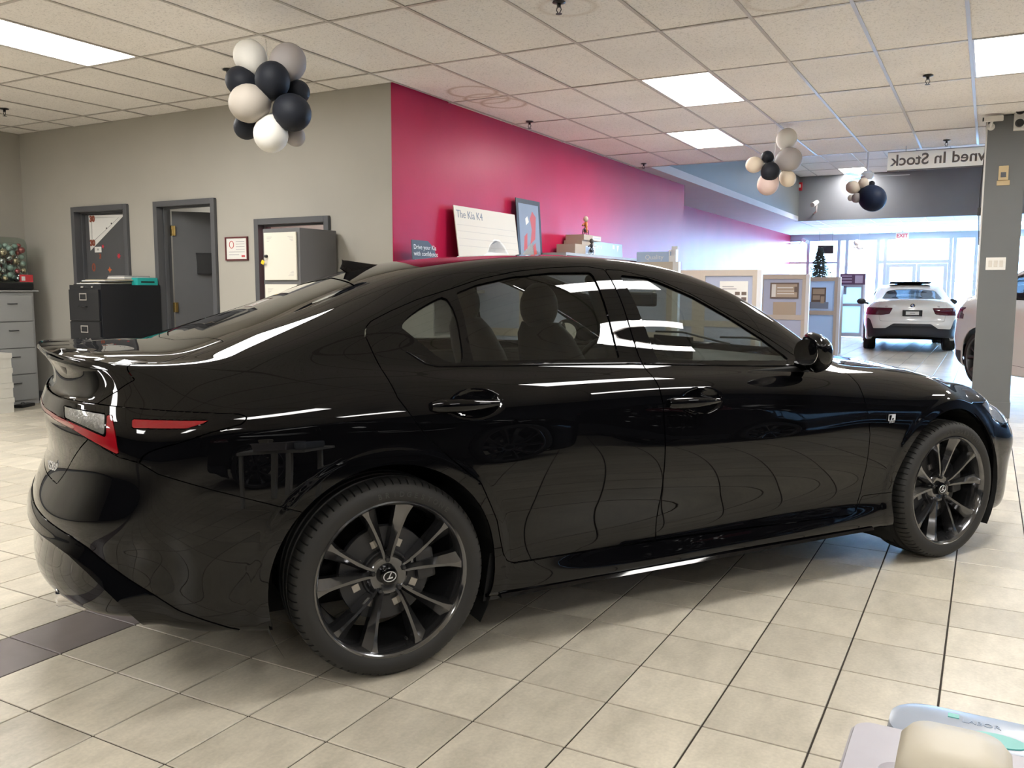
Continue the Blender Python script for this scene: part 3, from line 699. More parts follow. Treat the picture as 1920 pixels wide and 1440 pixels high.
    # rear bumper with its diagonal blade
    BMP = [(-.20, .590), (-.294, .600), (-.411, .642), (-.561, .696), (-.701, .749), (-.744, .779), (-.80, .797), (-.87, .836), (-.914, .860), (-1.2, .875), (-1.2, .1), (-.20, .1)]
    bmp, rest = h.cut(rest, lambda X, S, Z: np.where(X < .0, sdf(BMP, X, Z), 1))
    FIN = [(-1.2, .575), (-1.02, .568), (-.985, .560), (-.933, .544), (-.892, .518), (-.849, .481), (-.792, .434), (-.724, .383), (-.66, .330), (-.60, .297), (-.52, .256), (-.47, .235), (-.70, .262), (-.735, .29), (-.783, .340), (-.84, .404), (-.881, .450), (-.925, .492), (-.965, .512), (-1.01, .522), (-1.2, .528)]
    fin, bmp = h.cut(bmp, lambda X, S, Z: sdf(FIN, X, Z))
    ro = panel_obj(h, bmp, 'rear_bumper', M_PAINT, car, gap=.0018, lip=.02, both=True)
    FT, FBt = np.array(FIN[:12]), np.array(FIN[11:])
    def prof(P):
        zt = np.interp(P[:, 0], FT[:, 0], FT[:, 1]); zb = np.interp(P[:, 0], FBt[::-1, 0], FBt[::-1, 1]); t = np.clip((zt-P[:, 2])/np.maximum(zt-zb, .004), 0, 1)
        return .003+.020*t*np.clip((-.52-P[:, 0])/.15, 0, 1)
    panel_obj(h, fin, 'bumper_blade', M_PIANO, ro, gap=.0005, lip=.022, off=prof, both=True)
    # bonnet, front bumper, headlights, wings, sills
    HD = [(2.27, -1), (2.27, 0), (2.23, .4), (2.17, .655), (2.24, .70), (2.6, .685), (2.9, .645), (3.15, .575), (3.33, .46), (3.40, .30), (3.42, 0), (3.42, -1)]
    hood, rest = h.cut(rest, lambda X, S, Z: np.where(Z > .66, sdf(HD, X, S), 1))
    panel_obj(h, hood, 'hood', M_PAINT, car, gap=.0025, lip=.014, both=True)
    HL = [(3.10, .725), (3.20, .655), (3.34, .605), (3.52, .60), (3.60, .63), (3.50, .69), (3.35, .735), (3.22, .755)]
    hl, rest = h.cut(rest, lambda X, S, Z: np.where((X > 3.0) & (S > .32), sdf(HL, X, Z), 1))
    FB = [(3.10, .05), (3.17, .40), (3.19, .54), (3.20, .655), (3.36, .60), (3.52, .60), (3.60, .63), (4, .66), (4, .05)]
    fb, rest = h.cut(rest, lambda X, S, Z: np.where(X > 2.9, sdf(FB, X, Z), 1))
    fbo = panel_obj(h, fb, 'front_bumper', M_PAINT, car, gap=.0018, lip=.02, both=True)
    SL = [(.30, .15), (.36, .387), (.416, .387), (.425, .332), (.452, .320), (1.089, .309), (1.6, .297), (2.15, .285), (2.19, .30), (2.235, .366), (2.45, .366), (2.45, .15)]
    sl, rest = h.cut(rest, lambda X, S, Z: np.where((X > .2) & (X < 2.6), sdf(SL, X, Z), 1))
    FE = [(2.15, .15), (2.19, .30), (2.222, .384), (2.232, .50), (2.232, .65), (2.206, .782), (2.187, .872), (2.15, .94), (2.16, 1.05), (2.3, 1.15), (4, 1.15), (4, .1)]
    fe, rest = h.cut(rest, lambda X, S, Z: np.where(S > .55, sdf(FE, X, Z), 1))
    for sg in (1, -1):
        panel_obj(h, hl, 'headlight', M_HEADLENS, car, side=sg, gap=.0015, lip=.012, off=.002)
        panel_obj(h, sl, 'side_sill', M_PAINT, car, side=sg, gap=.0012, lip=.012)
        fo = panel_obj(h, fe, 'front_fender', M_PAINT, car, side=sg, gap=.0018, lip=.016)
        q = MB()
        for i in range(24):
            a, b = .40+i*(2.28-.40)/24, .40+(i+1)*(2.28-.40)/24
        prof = [(.836, .222), (.895, .216), (.902, .204), (.838, .200)]
        for i in range(25):
            xx = .40+i*(2.30-.40)/24
            q.v += [(xx, -sg*(a-.010*max(0, abs(xx-1.35)-.75)/.2*0), b) for a, b in prof]
        q.f = [(i*4+k, i*4+(k+1) % 4, i*4+4+(k+1) % 4, i*4+4+k) for i in range(24) for k in range(4)]+[(0, 1, 2, 3), (96, 97, 98, 99)]
        q.build('skirt_blade', M_PIANO, [o for o in car.children if o.name.startswith('side_sill')][-1] if False else car)
        if sg == 1: SED_F = fo
    body = panel_obj(h, rest, 'body_shell', M_PAINT, car, gap=.0012, lip=.012, both=True)
    return car, lid_o, ro, body, G, SED_F, lo
_gcache = {}
def S_at(G, xx, zz):
    """lateral position of the flank at (x, z)"""
    k = id(G)
    if k not in _gcache:
        m = (G[..., 1] > .3); _gcache[k] = (G[..., 0][m], G[..., 1][m], G[..., 2][m])
    X, S, Z = _gcache[k]; d = (X-xx)**2+(Z-zz)**2; i = np.argpartition(d, 4)[:4]; w = 1/(d[i]+1e-7); return float((S[i]*w).sum()/w.sum())
G0 = surf(net(SED), np.linspace(0, 1, 500), np.linspace(0, 1, 220))[0]
car, trunk, bumper_r, body, GS, fender_r, lamp_o = sedan()
# ---------------------------------------------------------------- sedan: wheels
def wheel_parts(root, logo=True, tire_w=.125, spoke_m=None, ns=5, letters=True):
    """children of a wheel empty-mesh: local z points outwards"""
    # tyre: revolved profile with cut shoulder blocks
    pr = [(.256, .100), (.260, .1125), (.268, .1175), (.280, .1215), (.293, .123), (.307, .120), (.318, .1135), (.3265, .104), (.331, .092), (.3335, .072), (.334, .052), (.326, .050), (.326, .040), (.334, .038), (.334, .008), (.326, .006), (.326, -.006), (.334, -.008), (.334, -.038), (.326, -.040), (.326, -.050), (.334, -.052), (.3335, -.072), (.331, -.092), (.3265, -.104), (.306, -.120), (.272, -.1215), (.247, -.112), (.243, -.100)]
    npitch = 76; v = []; f = []; L = len(pr); angs = []
    for k in range(npitch):
        a = 2*PI*k/npitch; w = 2*PI/npitch
        angs += [(a, 0), (a+.80*w, 0), (a+.83*w, 1), (a+.97*w, 1)]
    for a, notch in angs:
        for i, (r, zz) in enumerate(pr):
            rr = r
            if notch and abs(zz) > .058 and abs(zz) < .108 and r > .325: rr = r-.0065
            v.append((rr*math.cos(a), rr*math.sin(a), zz*tire_w/.123))
    M_ = len(angs)
    for k in range(M_):
        k2 = (k+1) % M_
        for i in range(L-1): f.append((k*L+i, k2*L+i, k2*L+i+1, k*L+i+1))
    tire = mesh('tire', v, f, M_RUBBER, root, True, sharp=28)
    if letters:
        q = MB(); word = 'BRIDGESTONE'
        for k, ch in enumerate(word):
            a = PI/2-math.radians(16)-(k-5)*math.radians(5.0); vv, ff = text_geo(ch, .024, .0009, 'CENTER', .0004)
            R = .2865; c, s = math.cos(a), math.sin(a)
            q.add([(R*c+(p.x*s+p.y*c), R*s+(-p.x*c+p.y*s), tire_w-.0006+p.z) for p in vv], ff)
        q.build('tire_lettering', M_LETTER, root)
    q = MB(); q.lathe([(.256, .100), (.2645, .112), (.2645, .1185), (.259, .1200), (.2525, .114), (.2485, .102), (.245, .092), (.238, .06), (.232, 0), (.225, -.09), (.25, -.11)], 72)
    q.build('rim_barrel', spoke_m, root, sharp=35)
    # spokes: five splayed pairs
    sec = [(.058, 7.5, .0105, .004, .072), (.085, 9.0, .0105, .005, .079), (.125, 11.5, .0125, .006, .086), (.165, 13.2, .0170, .005, .092), (.210, 14.6, .0235, .006, .099), (.2320, 15.2, .0285, .008, .1045), (.2510, 15.6, .0320, .014, .1075)]
    shared = {}
    for kk in range(ns):
        for sg in (1, -1):
            base = math.radians(93+kk*72)
            if sg not in shared:
                vv = []; ff = []
                for r, ang, w, wt, zz in sec:
                    a = sg*math.radians(ang)
                    cx, cy = r*math.cos(a), r*math.sin(a); tx, ty = -math.sin(a), math.cos(a)
                    # section across the spoke: foot, edge, ridge (off centre to the outer side), edge, foot
                    out = sg*w*.35
                    for o_, zo in ((-w*1.05, -.050), (-w, -.024), (out-wt*.9, -.001), (out+wt*.9, 0), (w, -.022), (w*1.05, -.050)): vv.append((cx+tx*o_, cy+ty*o_, zz+zo))
                for i in range(len(sec)-1):
                    for k in range(6): k2 = (k+1) % 6; ff.append((i*6+k, i*6+k2, i*6+6+k2, i*6+6+k))
                ff += [tuple(range(6)), tuple((len(sec)-1)*6+k for k in range(6))]
                o = mesh('spoke', vv, ff, spoke_m, root, True, sharp=18); bm = bmesh.new(); bm.from_mesh(o.data); bmesh.ops.recalc_face_normals(bm, faces=bm.faces[:]); bm.to_mesh(o.data); bm.free(); shared[sg] = o.data
            else: o = link(shared[sg], 'spoke', None, root)
            o.rotation_euler = (0, 0, base)
    q = MB(); q.lathe([(0, .060), (.040, .062), (.052, .066), (.062, .066), (.070, .058), (.080, .040), (.084, .0)], 40); q.build('hub', spoke_m, root, sharp=40)
    q = MB(); q.lathe([(0, .0805), (.024, .080), (.0295, .0775), (.031, .073), (.031, .055)], 36); q.build('center_cap', M_PIANO, root, sharp=40)
    if logo:
        q = MB(); q.tube([(.0215*math.cos(t), .0165*math.sin(t), .0812) for t in np.linspace(0, 2*PI, 33)[:-1]], .0016, 6, closed=True)
        Lp = [(.0035, .0125), (.0075, .0135), (-.0015, -.0040), (.0105, -.0020), (.0085, -.0062), (-.0098, -.0080), (-.0105, -.0062), (-.0055, -.0050)]
        q.prism(Lp, .0802, .0826); q.build('cap_emblem', M_SILVER, root)
    ln = None
    for k in range(5):
        a = math.radians(93+72*k)
        if ln is None:
            q = MB(); q.lathe([(0, .020), (.006, .020), (.0092, .016), (.0095, 0)], 6); q.lathe([(.0125, .003), (.0125, -.01)], 12); o = q.build('lug_nut', M_DARKM, root, sharp=30); ln = o.data
        else: o = link(ln, 'lug_nut', None, root)
        o.location = (.0565*math.cos(a), .0565*math.sin(a), .058)
    q = MB(); q.lathe([(.085, .030), (.160, .030), (.162, .026), (.162, .006), (.160, .002), (.085, .002)], 48, closed=True); q.lathe([(.05, .045), (.082, .045), (.086, .030)], 40)
    q.build('brake_disc', M_CAL, root, sharp=30)
    dv = None
    for k in range(8):  # raised pale plates in a ring on the disc
        if dv is None: o = B((.097, -.0125, .030), (.122, .0125, .036), 'disc_vent_plate', M_DISC, root); dv = o.data
        else: o = link(dv, 'disc_vent_plate', None, root)
        o.rotation_euler = (0, 0, math.radians(20+45*k))
    q = MB(); q.rbox((.105, -.055, .0), (.172, .055, .058), .012, Matrix.Rotation(math.radians(8), 4, 'Z')); q.build('brake_caliper', M_CAL, root)
    q = MB(); q.tube([(.227*math.cos(a), .227*math.sin(a), .075+.02*t) for t, a in zip((0, 1), (4.95, 4.95))], .004, 6); q.build('valve_stem', M_BLACK, root)
    return tire
def place_wheel(o, x, sg, s=.785):
    o.location = (x, -sg*s, WZ); o.rotation_euler = (PI/2, 0, 0) if sg == 1 else (PI/2, 0, PI)
wroot = MB().lathe([(.0, -.10), (.10, -.10), (.10, .0), (.0, .0)], 24).build('wheel', M_DARKM, car)
wheel_parts(wroot, spoke_m=M_WHEEL); place_wheel(wroot, RAX, 1)
for x, sg, s in ((FAX, 1, .790), (RAX, -1, .785), (FAX, -1, .790)):
    c = dup(wroot, car); place_wheel(c, x, sg, s)
# arch liners, underbody, mudflap behind the rear wheel opening
for x, R, y0 in ((-.015, .40, .45), (2.805, .404, .45)):
    for sg in (1, -1):
        q = MB(); v = []; A = np.linspace(math.radians(-32), math.radians(212), 30)
        for a in A: v += [(x+R*math.cos(a), -sg*y0, .336+R*math.sin(a)), (x+R*math.cos(a), -sg*.885, .336+R*math.sin(a))]
        n = len(A); q.add(v, [(2*i, 2*i+1, 2*i+3, 2*i+2) for i in range(n-1)]+[tuple(2*i for i in range(n))]); q.build('wheel_arch_liner', M_UNDER, car)
for sg in (1, -1): MB().prism([(.345, .19), (.405, .19), (.412, .36), (.372, .36)], 0, .004, frame4((1, 0, 0), (0, 0, 1), (0, -sg*.862, 0))).build('mudflap', M_BLACK, car)
q = MB(); q.box((.41, -.80, .19), (2.38, .80, .235)).box((-.42, -.42, .22), (.42, .42, .30)).box((-.90, -.60, .36), (-.40, .60, .42)).box((2.38, -.44, .2), (3.22, .44, .3)).box((3.2, -.62, .19), (3.5, .62, .22))
q.build('underbody', M_UNDER, car)
# ---------------------------------------------------------------- sedan: small exterior parts
def surf_pt(xx, ss, zz, sg=1):
    """nearest body surface point and normal, car space"""
    d = (GS[..., 0]-xx)**2+(GS[..., 1]-ss)**2+(GS[..., 2]-zz)**2; i = np.unravel_index(np.argmin(d), d.shape)
    p = GS[i]; a = GS[i[0], min(i[1]+2, GS.shape[1]-1)]-GS[i[0], max(i[1]-2, 0)]; b = GS[min(i[0]+2, GS.shape[0]-1), i[1]]-GS[max(i[0]-2, 0), i[1]]
    n = np.cross(a, b); n /= np.linalg.norm(n); 
    if n[1]*1.0+n[2]*.3-n[0]*.2*(1 if xx < 0 else -1) < 0: n = -n
    return Vector((p[0], -sg*p[1], p[2])), Vector((n[0], -sg*n[1], n[2]))
# boot spoiler: a thin lip along the rear edge
ed = []
for i in range(33):
    t = -1+2*i/32; ss = .66*t; k = abs(ss); ze = 1.075-.043*(k/.72)**2
    c = GS.reshape(-1, 3); j = np.argmin((c[:, 1]-k)**2*4+np.where(c[:, 0] < -.6, 0, 9)+(c[:, 2]-ze)**2); xe = c[j, 0]
    def dz(xx): d = (c[:, 0]-xx)**2+(c[:, 1]-k)**2+np.where(c[:, 2] > 1.0, 0, 9); return c[np.argmin(d), 2]
    tp = max(0, 1-abs(t)**3.0)**.7
    ed.append([(xe+.15, -ss, dz(xe+.15)-.003), (xe+.08, -ss, dz(xe+.08)+.001+.004*tp), (xe+.02, -ss, dz(xe+.02)+.001+.009*tp), (xe-.011*tp, -ss, ze+.001+.010*tp), (xe-.014*tp, -ss, ze-.003+.003*tp), (xe+.003-.004*tp, -ss, ze-.016), (xe+.03, -ss, ze-.012)])
v = [p for r in ed for p in r]; n = 7; f = [(i*n+k, i*n+(k+1) % n, i*n+n+(k+1) % n, i*n+n+k) for i in range(32) for k in range(n)]+[tuple(range(n)), tuple(32*n+k for k in range(n))]
mesh('spoiler', v, f, M_PIANO, car, True, sharp=40)
# shark-fin aerial
v = []; f = []
for i, (xx, w, z0, z1) in enumerate([(.118, .006, 1.372, 1.408), (.135, .019, 1.350, 1.414), (.165, .025, 1.350, 1.409), (.215, .024, 1.358, 1.400), (.265, .017, 1.372, 1.392), (.30, .004, 1.380, 1.386)]):
    v += [(xx-.012*(i == 0), w, z0), (xx, w*.55, z0+(z1-z0)*.55), (xx-.004, 0, z1), (xx, -w*.55, z0+(z1-z0)*.55), (xx-.012*(i == 0), -w, z0)]
f = [(i*5+k, i*5+k+1, i*5+6+k, i*5+5+k) for i in range(5) for k in range(4)]+[(0, 1, 2, 3, 4), (25, 26, 27, 28, 29)]
o = mesh('antenna_fin', v, f, M_PIANO, car, True, sharp=45); m_ = o.modifiers.new('sub', 'SUBSURF'); m_.levels = 2; m_.render_levels = 2
# door mirrors
for sg in (1, -1):
    v = []; f = []; nu, nv = 20, 12
    for j in range(nv+1):
        th = PI*j/nv
        for i in range(nu):
            ph = 2*PI*i/nu; ex = lambda c, e: math.copysign(abs(c)**e, c)
            X = ex(math.sin(th), .75)*ex(math.cos(ph), .8); Y = ex(math.cos(th), .8); Z = ex(math.sin(th), .75)*ex(math.sin(ph), .75)
            xx = .062*X if X < 0 else .060*X; yy = .100*Y; zz = .078*Z*(1-.22*Y)+.012*Y
            v.append((1.845+xx-.03*Y*sg*0-.045*Y, -sg*(.945+yy), 1.030+zz-.35*xx))
    for j in range(nv):
        for i in range(nu): i2 = (i+1) % nu; f.append((j*nu+i, (j+1)*nu+i, (j+1)*nu+i2, j*nu+i2))
    mo = mesh('side_mirror', v, f if sg == 1 else [q[::-1] for q in f], M_PAINT, car, True, sharp=60)
    q = MB(); q.tube([(1.90, -sg*.80, .963), (1.89, -sg*.85, .972), (1.875, -sg*.90, .985)], [.030, .026, .024], 10); q.build('mirror_arm', M_PIANO, mo, True)
    q = MB(); q.prism([(.085*math.cos(t)*(1 if abs(math.cos(t)) < .8 else .97), .055*math.sin(t)) for t in np.linspace(0, 2*PI, 25)[:-1]], 0, .002, frame4((-.22, sg*-1.0, .03), (0, 0, 1), (1.782, -sg*.945, 1.032))); q.build('mirror_glass', M_CHROME, mo)
# badges
p, _n = surf_pt(2.363, .91, .712); pa, pb, pc_ = surf_pt(2.33, .91, .70)[0], surf_pt(2.40, .91, .70)[0], surf_pt(2.363, .91, .735)[0]; nn = (pb-pa).cross(pc_-pa).normalized(); nn = nn if nn.y < 0 else -nn; ux = Vector((1, 0, 0)); ux = (ux-nn*ux.dot(nn)).normalized(); uy = nn.cross(ux)
Mb = frame4(ux, uy, p+nn*.004)
q = MB(); q.prism([(-.023, -.009), (-.019, .019), (.025, .019), (.021, -.009)], 0, .002, Mb); bo = q.build('fender_badge', M_SILVER, car)
q = MB(); q.prism([(-.019, -.006), (-.016, .016), (.001, .016), (-.007, -.006)], .002, .0026, Mb); q.prism([(.003, .0025), (.0, -.0055), (.010, -.0055), (.012, .0025)], .002, .0026, Mb); q.build('badge_inlay', M_PIANO, bo)
text('SPORT', .0115, Mb@Matrix.Translation((0, -.016, .001)), 'badge_text', M_SILVER, bo, .0005)
p, nn = surf_pt(-.97, .40, .715); nn = Vector((-.93, -.33, -.10)).normalized(); ux = Vector((.33, -.93, 0)).normalized(); uy = nn.cross(ux)
Mb = frame4(ux, uy, p+nn*.004)
text('IS350', .040, Mb, 'model_badge', M_SILVER, trunk, .002, 'CENTER', .0008)
Mc = Mb@Matrix.Translation((.0, -.042, -.004)); q = MB(); q.rbox((-.030, -.010, 0), (.030, .010, .004), .002, Mc); wb = q.build('drive_badge', M_SILVER, trunk)
text('AWD', .0135, Mc@Matrix.Translation((0, 0, .0045)), 'badge_text', M_PIANO, trunk, .0003)
# logo on the boot lid, number plate recess
for sg in (1, -1):
    q = MB(); q.lathe([(.036, -.06), (.036, -.002), (.041, 0), (.045, -.006), (.045, -.14)], 24, frame4((0, 1, 0), (0, 0, -1), (-.985, -sg*.50, .325))); q.build('exhaust_tip', M_CHROME, car, sharp=40)
# wipers
q = MB(); q.tube([(2.22, -.55, 1.005), (2.17, -.2, 1.045), (2.20, .05, 1.035)], .006, 6); q.tube([(2.22, .0, 1.0), (2.165, .32, 1.05), (2.15, .55, 1.045)], .006, 6); q.build('windshield_wiper', M_BLACK, car)
# ---------------------------------------------------------------- sedan: cabin
def seat(parent, x, y, front=True):
    t = MB(); R = lambda a, p: Matrix.Translation(p)@Matrix.Rotation(a, 4, 'Y')
    t.rbox((-.27, -.26, -.07), (.27, .26, .07), .05, R(-.10, (x+.26, y, .50)))
    so = t.build('seat_cushion', M_CABIN, parent, True)
    v = []; f = []
    rows = [(0, .235, .075), (.12, .25, .085), (.30, .26, .075), (.45, .245, .065), (.56, .19, .055), (.61, .13, .04)]
    for hgt, w, th in rows:
        for k in range(16):
            a = 2*PI*k/16; c, s_ = math.cos(a), math.sin(a); v.append((math.copysign(abs(c)**.7, c)*th-hgt*.36+x, y+math.copysign(abs(s_)**.6, s_)*w, .54+hgt))
    for i in range(len(rows)-1):
        for k in range(16): k2 = (k+1) % 16; f.append((i*16+k, i*16+k2, i*16+16+k2, i*16+16+k))
    f += [tuple(range(16))[::-1], tuple((len(rows)-1)*16+k for k in range(16))]
    mesh('seat_backrest', v, f, M_CABIN, so, True, sharp=60)
    hx = x-.62*.36-.005
    q = MB(); q.ell((hx, y, .54+.675), (.058, .128, .10), 16, 10); q.tube([(hx+.02, y-.05, 1.10), (hx, y-.05, 1.19)], .007, 6); q.tube([(hx+.02, y+.05, 1.10), (hx, y+.05, 1.19)], .007, 6)
    q.build('headrest', M_CABIN, so, True)
for yy in (-.37, .37): seat(car, 1.07, yy)
q = MB(); q.rbox((.05, -.62, .42), (.52, .62, .56), .05); q.rbox((-.06, -.62, 0), (.06, .62, .54), .05, Matrix.Translation((.03, 0, .52))@Matrix.Rotation(-.42, 4, 'Y'))
rb = q.build('rear_bench', M_CABIN, car, True)
for yy in (-.36, 0, .36): q = MB(); q.ell((-.20, yy, 1.055), (.045, .12, .06), 14, 8); q.build('rear_headrest', M_CABIN, rb, True)
q = MB(); q.add([(-.52, -.58, 1.03), (-.20, -.62, 1.0), (-.20, .62, 1.0), (-.52, .58, 1.03)], [(0, 1, 2, 3)]); q.build('parcel_shelf', M_CABIN2, car)
# dashboard: lofted cowl from door to door
v = []; prof = [(1.62, .60), (1.66, .80), (1.72, .90), (1.80, .945), (1.95, .955), (2.20, .965), (2.22, .62)]
for yy in (-.70, -.35, 0, .35, .70):
    bump = .022*math.exp(-((yy-.36)/.17)**2)
    v += [(a, yy, b+(bump if .85 < b < .96 else 0)) for a, b in prof]
n = len(prof); f = [(i*n+k, i*n+k+1, i*n+n+k+1, i*n+n+k) for i in range(4) for k in range(n-1)]
mesh('dashboard', v, f, M_CABIN, car, True, sharp=40)
B((1.815, -.17, .925), (1.835, .13, 1.055), 'display_screen', M_SCREEN, car, .006)
q = MB(); c = Vector((1.60, .37, .86)); ax = Vector((-.90, 0, .44)).normalized(); e1 = Vector((0, 1, 0)); e2 = ax.cross(e1)
q.tube([c+(e1*math.cos(t)+e2*math.sin(t))*.180 for t in np.linspace(0, 2*PI, 37)[:-1]], .015, 8, closed=True)
for t in (0, PI, -PI/2 if e2.z > 0 else PI/2): q.tube([c, c+(e1*math.cos(t)+e2*math.sin(t))*.18], .016, 6)
q.ell(c, (.05, .07, .06), 14, 8); q.tube([c, c-ax*.22], .03, 8); q.build('steering_wheel', M_CABIN, car, True)
q = MB(); q.rbox((1.615, -.125, 1.205), (1.645, .125, 1.275), .012); q.tube([(1.64, 0, 1.25), (1.72, 0, 1.275)], .010, 6); q.build('rear_view_mirror', M_BLACK, car)
B((1.60, -.12, .46), (1.05, .12, .62), 'center_console', M_CABIN, car, .02)
B((-.30, -.70, .235), (2.2, .70, .30), 'cabin_floor', M_CABIN2, car)
for sg in (1, -1):
    q = MB()
    for x0, x1 in ((.45, 1.05), (1.15, 1.95)): q.rbox((x0, -sg*.80-.03, .40), (x1, -sg*.80+.03, .96), .025); q.rbox((x0+.08, -sg*.755-.035, .64), (x1-.15, -sg*.755+.035, .70), .02)
    q.build('door_card', M_CABIN, car)
    q = MB(); q.tube([(1.00, -sg*.755, .98), (.985, -sg*.69, 1.15), (.97, -sg*.60, 1.34)], .045, 8); q.build('pillar_trim', M_CABIN2, car, True)
# headliner just under the roof skin
rows = []
for xx in np.linspace(.08, 1.20, 14):
    r = []
    for yy in np.linspace(-.53, .53, 9):
        p, _ = surf_pt(xx, abs(yy), 1.40); r.append((xx, yy, p.z-.03))
    rows.append(r)
v = [p for r in rows for p in r]; f = [(i*9+k, i*9+k+1, i*9+10+k, i*9+9+k) for i in range(13) for k in range(8)]; mesh('headliner', v, f, M_CABIN2, car, True)
# ---------------------------------------------------------------- shop front, outdoors
M_GLASS = sheet_glass('shop_window_glass', (.93, .97, 1.0), .9)
M_SNOW = mat('bright_paving', (.62, .66, .70), .8, noise=(.5, .1))
struct(B((-60, YF+.15, -.25), (60, 120, -.05), 'ground_outside', M_SNOW))
xf = lambda px: at_y(px, 545, YF).x
zf = lambda py, px=1680: at_y(px, py, YF).z
ZH = zf(449); ZT = zf(491)
wf = struct(MB().box((WX2, YF-.06, ZH), (XR_, YF+.06, CEIL)).box((WX2, YF-.05, 0), (XR_, YF+.05, .10)).build('wall_front', M_ALU))
posts = [1513, 1570, 1585, 1643, 1657, 1778, 1786, 1826]
xp = [xf(p) for p in posts]+[.9, 2.4, 3.9, 5.4, 6.9, 8.2]
for x in xp: B((x-.045, YF-.06, .10), (x+.045, YF+.06, ZH), 'mullion', M_ALU, wf)
zt2 = zf(491)
B((xp[3], YF-.055, zt2-.05), (xp[5], YF+.055, zt2+.05), 'transom', M_ALU, wf)
B((WX2, YF-.04, zt2-.03), (xp[1], YF+.04, zt2+.03), 'transom', M_ALU, wf)
z3 = zf(527, 1800); B((xp[5], YF-.04, z3-.015), (XR_, YF+.04, z3+.015), 'transom', M_ALU, wf)
edges = [WX2]+xp+[XR_]
for a, b in zip(edges[:-1], edges[1:]):
    if b-a > .12: B((a+.045, YF-.006, .1), (b-.045, YF+.006, ZH), 'pane', M_GLASS, wf)
# entrance doors
x0, x1 = xp[4]+.05, xp[5]-.05; xm = (x0+x1)/2
for k, (a, b) in enumerate(((x0, xm-.01), (xm+.01, x1))):
    d = struct(MB().box((a, YF-.10, .02), (a+.10, YF-.055, zt2-.06)).box((b-.10, YF-.10, .02), (b, YF-.055, zt2-.06)).box((a+.10, YF-.10, zt2-.16), (b-.10, YF-.055, zt2-.06)).box((a+.10, YF-.10, .02), (b-.10, YF-.055, .28)).build('door_%d' % (5+k), M_ALU))
    B((a+.10, YF-.082, .28), (b-.10, YF-.074, zt2-.16), 'pane', M_GLASS, d)
    MB().tube([(b-.13 if k == 0 else a+.13, YF-.14, .9), (b-.13 if k == 0 else a+.13, YF-.14, 1.3)], .015, 8).build('push_bar', M_CHROME, d)
# things hung at the shop front
p = at_y(1548, 468, 26.9); t = thing('hanging_sign', 'small black sign panel hung before the shop window', 'sign', (p.x, 26.9, p.z))
B((-.22, -.015, -.12), (.22, .015, .12), 'panel', M_BLACK, t)
for sx in (-.18, .18): MB().tube([(sx, 0, .12), (sx, 0, CEIL-p.z)], .004, 6).build('wire', M_DARKM, t)
M_EXIT = mat('exit_sign_red', (.6, .05, .07), .5)
p = at_y(1692, 438, 27.6); t = thing('exit_sign', 'white EXIT sign with red letters under the ceiling by the entrance', 'sign', (p.x, 27.6, 0))
B((-.17, -.03, CEIL-.25), (.17, .03, CEIL-.04), 'box', M_WHITE, t); MB().tube([(0, 0, CEIL-.04), (0, 0, CEIL)], .02, 8).build('stem', M_WHITE, t)
text('EXIT', .15, frame4((1, 0, 0), (0, 0, 1), (0, -.032, CEIL-.145)), 'lettering', M_EXIT, t, .002, bold=.004)

# ---------------------------------------------------------------- grey pillar with its fittings
PX0, PX1, PY0, PY1 = -.10, .245, 10.02, 10.36
pil = struct(B((PX0, PY0, 0), (PX1, PY1, CEIL), 'wall_pillar', M_WALLG))
struct(MB().box((PX0-.008, PY0-.008, 0), (PX1+.008, PY1+.008, .16)).build('baseboard_pillar', M_WALLG))
B((PX0-.016, PY0+.02, 1.2), (PX0, PY0+.05, CEIL), 'cable_channel', M_WHITE, pil)
fp = lambda x, y: at_y(x, y, PY0)
a, b = fp(1849, 483), fp(1885, 506)
t = thing('light_switch', 'white three-gang rocker switch plate on the grey pillar', 'light switch', ((a.x+b.x)/2, PY0, (a.z+b.z)/2)); w, hh = (b.x-a.x)/2, (a.z-b.z)/2
B((-w, -.008, -hh), (w, 0, hh), 'plate', M_WHITE, t, .003)
for k in (-1, 0, 1): B((k*w*.55-.016, -.013, -.033), (k*w*.55+.016, -.007, .033), 'rocker', mat('rocker_white', (.60, .56, .50), .4) if k == -1 else bpy.data.materials['rocker_white'], t, .002)
a, b = fp(1873, 312), fp(1890, 338)
M_CREAM = mat('aged_cream_plastic', (.52, .40, .22), .5)
t = thing('thermostat', 'aged cream thermostat with a small window, high on the pillar', 'thermostat', ((a.x+b.x)/2, PY0, (a.z+b.z)/2)); w, hh = (b.x-a.x)/2, (a.z-b.z)/2
B((-w, -.035, -hh), (w, 0, hh), 'cover', M_CREAM, t, .004); B((-w*.55, -.038, -hh*.6), (w*.55, -.034, hh*.1), 'window', M_DARKM, t)
a, b = fp(1869, 339), fp(1893, 347)
t = thing('name_plate', 'flat cream plate just below the thermostat on the pillar', 'plate', ((a.x+b.x)/2, PY0, (a.z+b.z)/2)); B((-(b.x-a.x)/2, -.012, -(a.z-b.z)/2), ((b.x-a.x)/2, 0, (a.z-b.z)/2), 'cover', M_CREAM, t, .002)
a = fp(1863, 230)
t = thing('security_camera', 'pale bullet security camera at the top of the pillar', 'camera', (a.x, PY0, a.z))
q = MB(); q.lathe([(0, .012), (.035, .012), (.035, 0)], 16, frame4((1, 0, 0), (0, 0, 1), (-.02, 0, -.04))); q.tube([(-.02, -.01, -.04), (-.02, -.06, -.02), (-.01, -.08, .01)], .012, 8); q.build('mount', M_WHITE, t, True)
q = MB(); q.rbox((-.075, -.11, 0), (.085, -.05, .05), .01); q.build('housing', M_WHITE, t); MB().lathe([(0, 0), (.018, 0), (.02, .012)], 12, frame4((0, 0, 1), (0, 1, 0), (-.085, -.08, .025))).build('lens', M_BLACK, t)
a = fp(1912, 222)
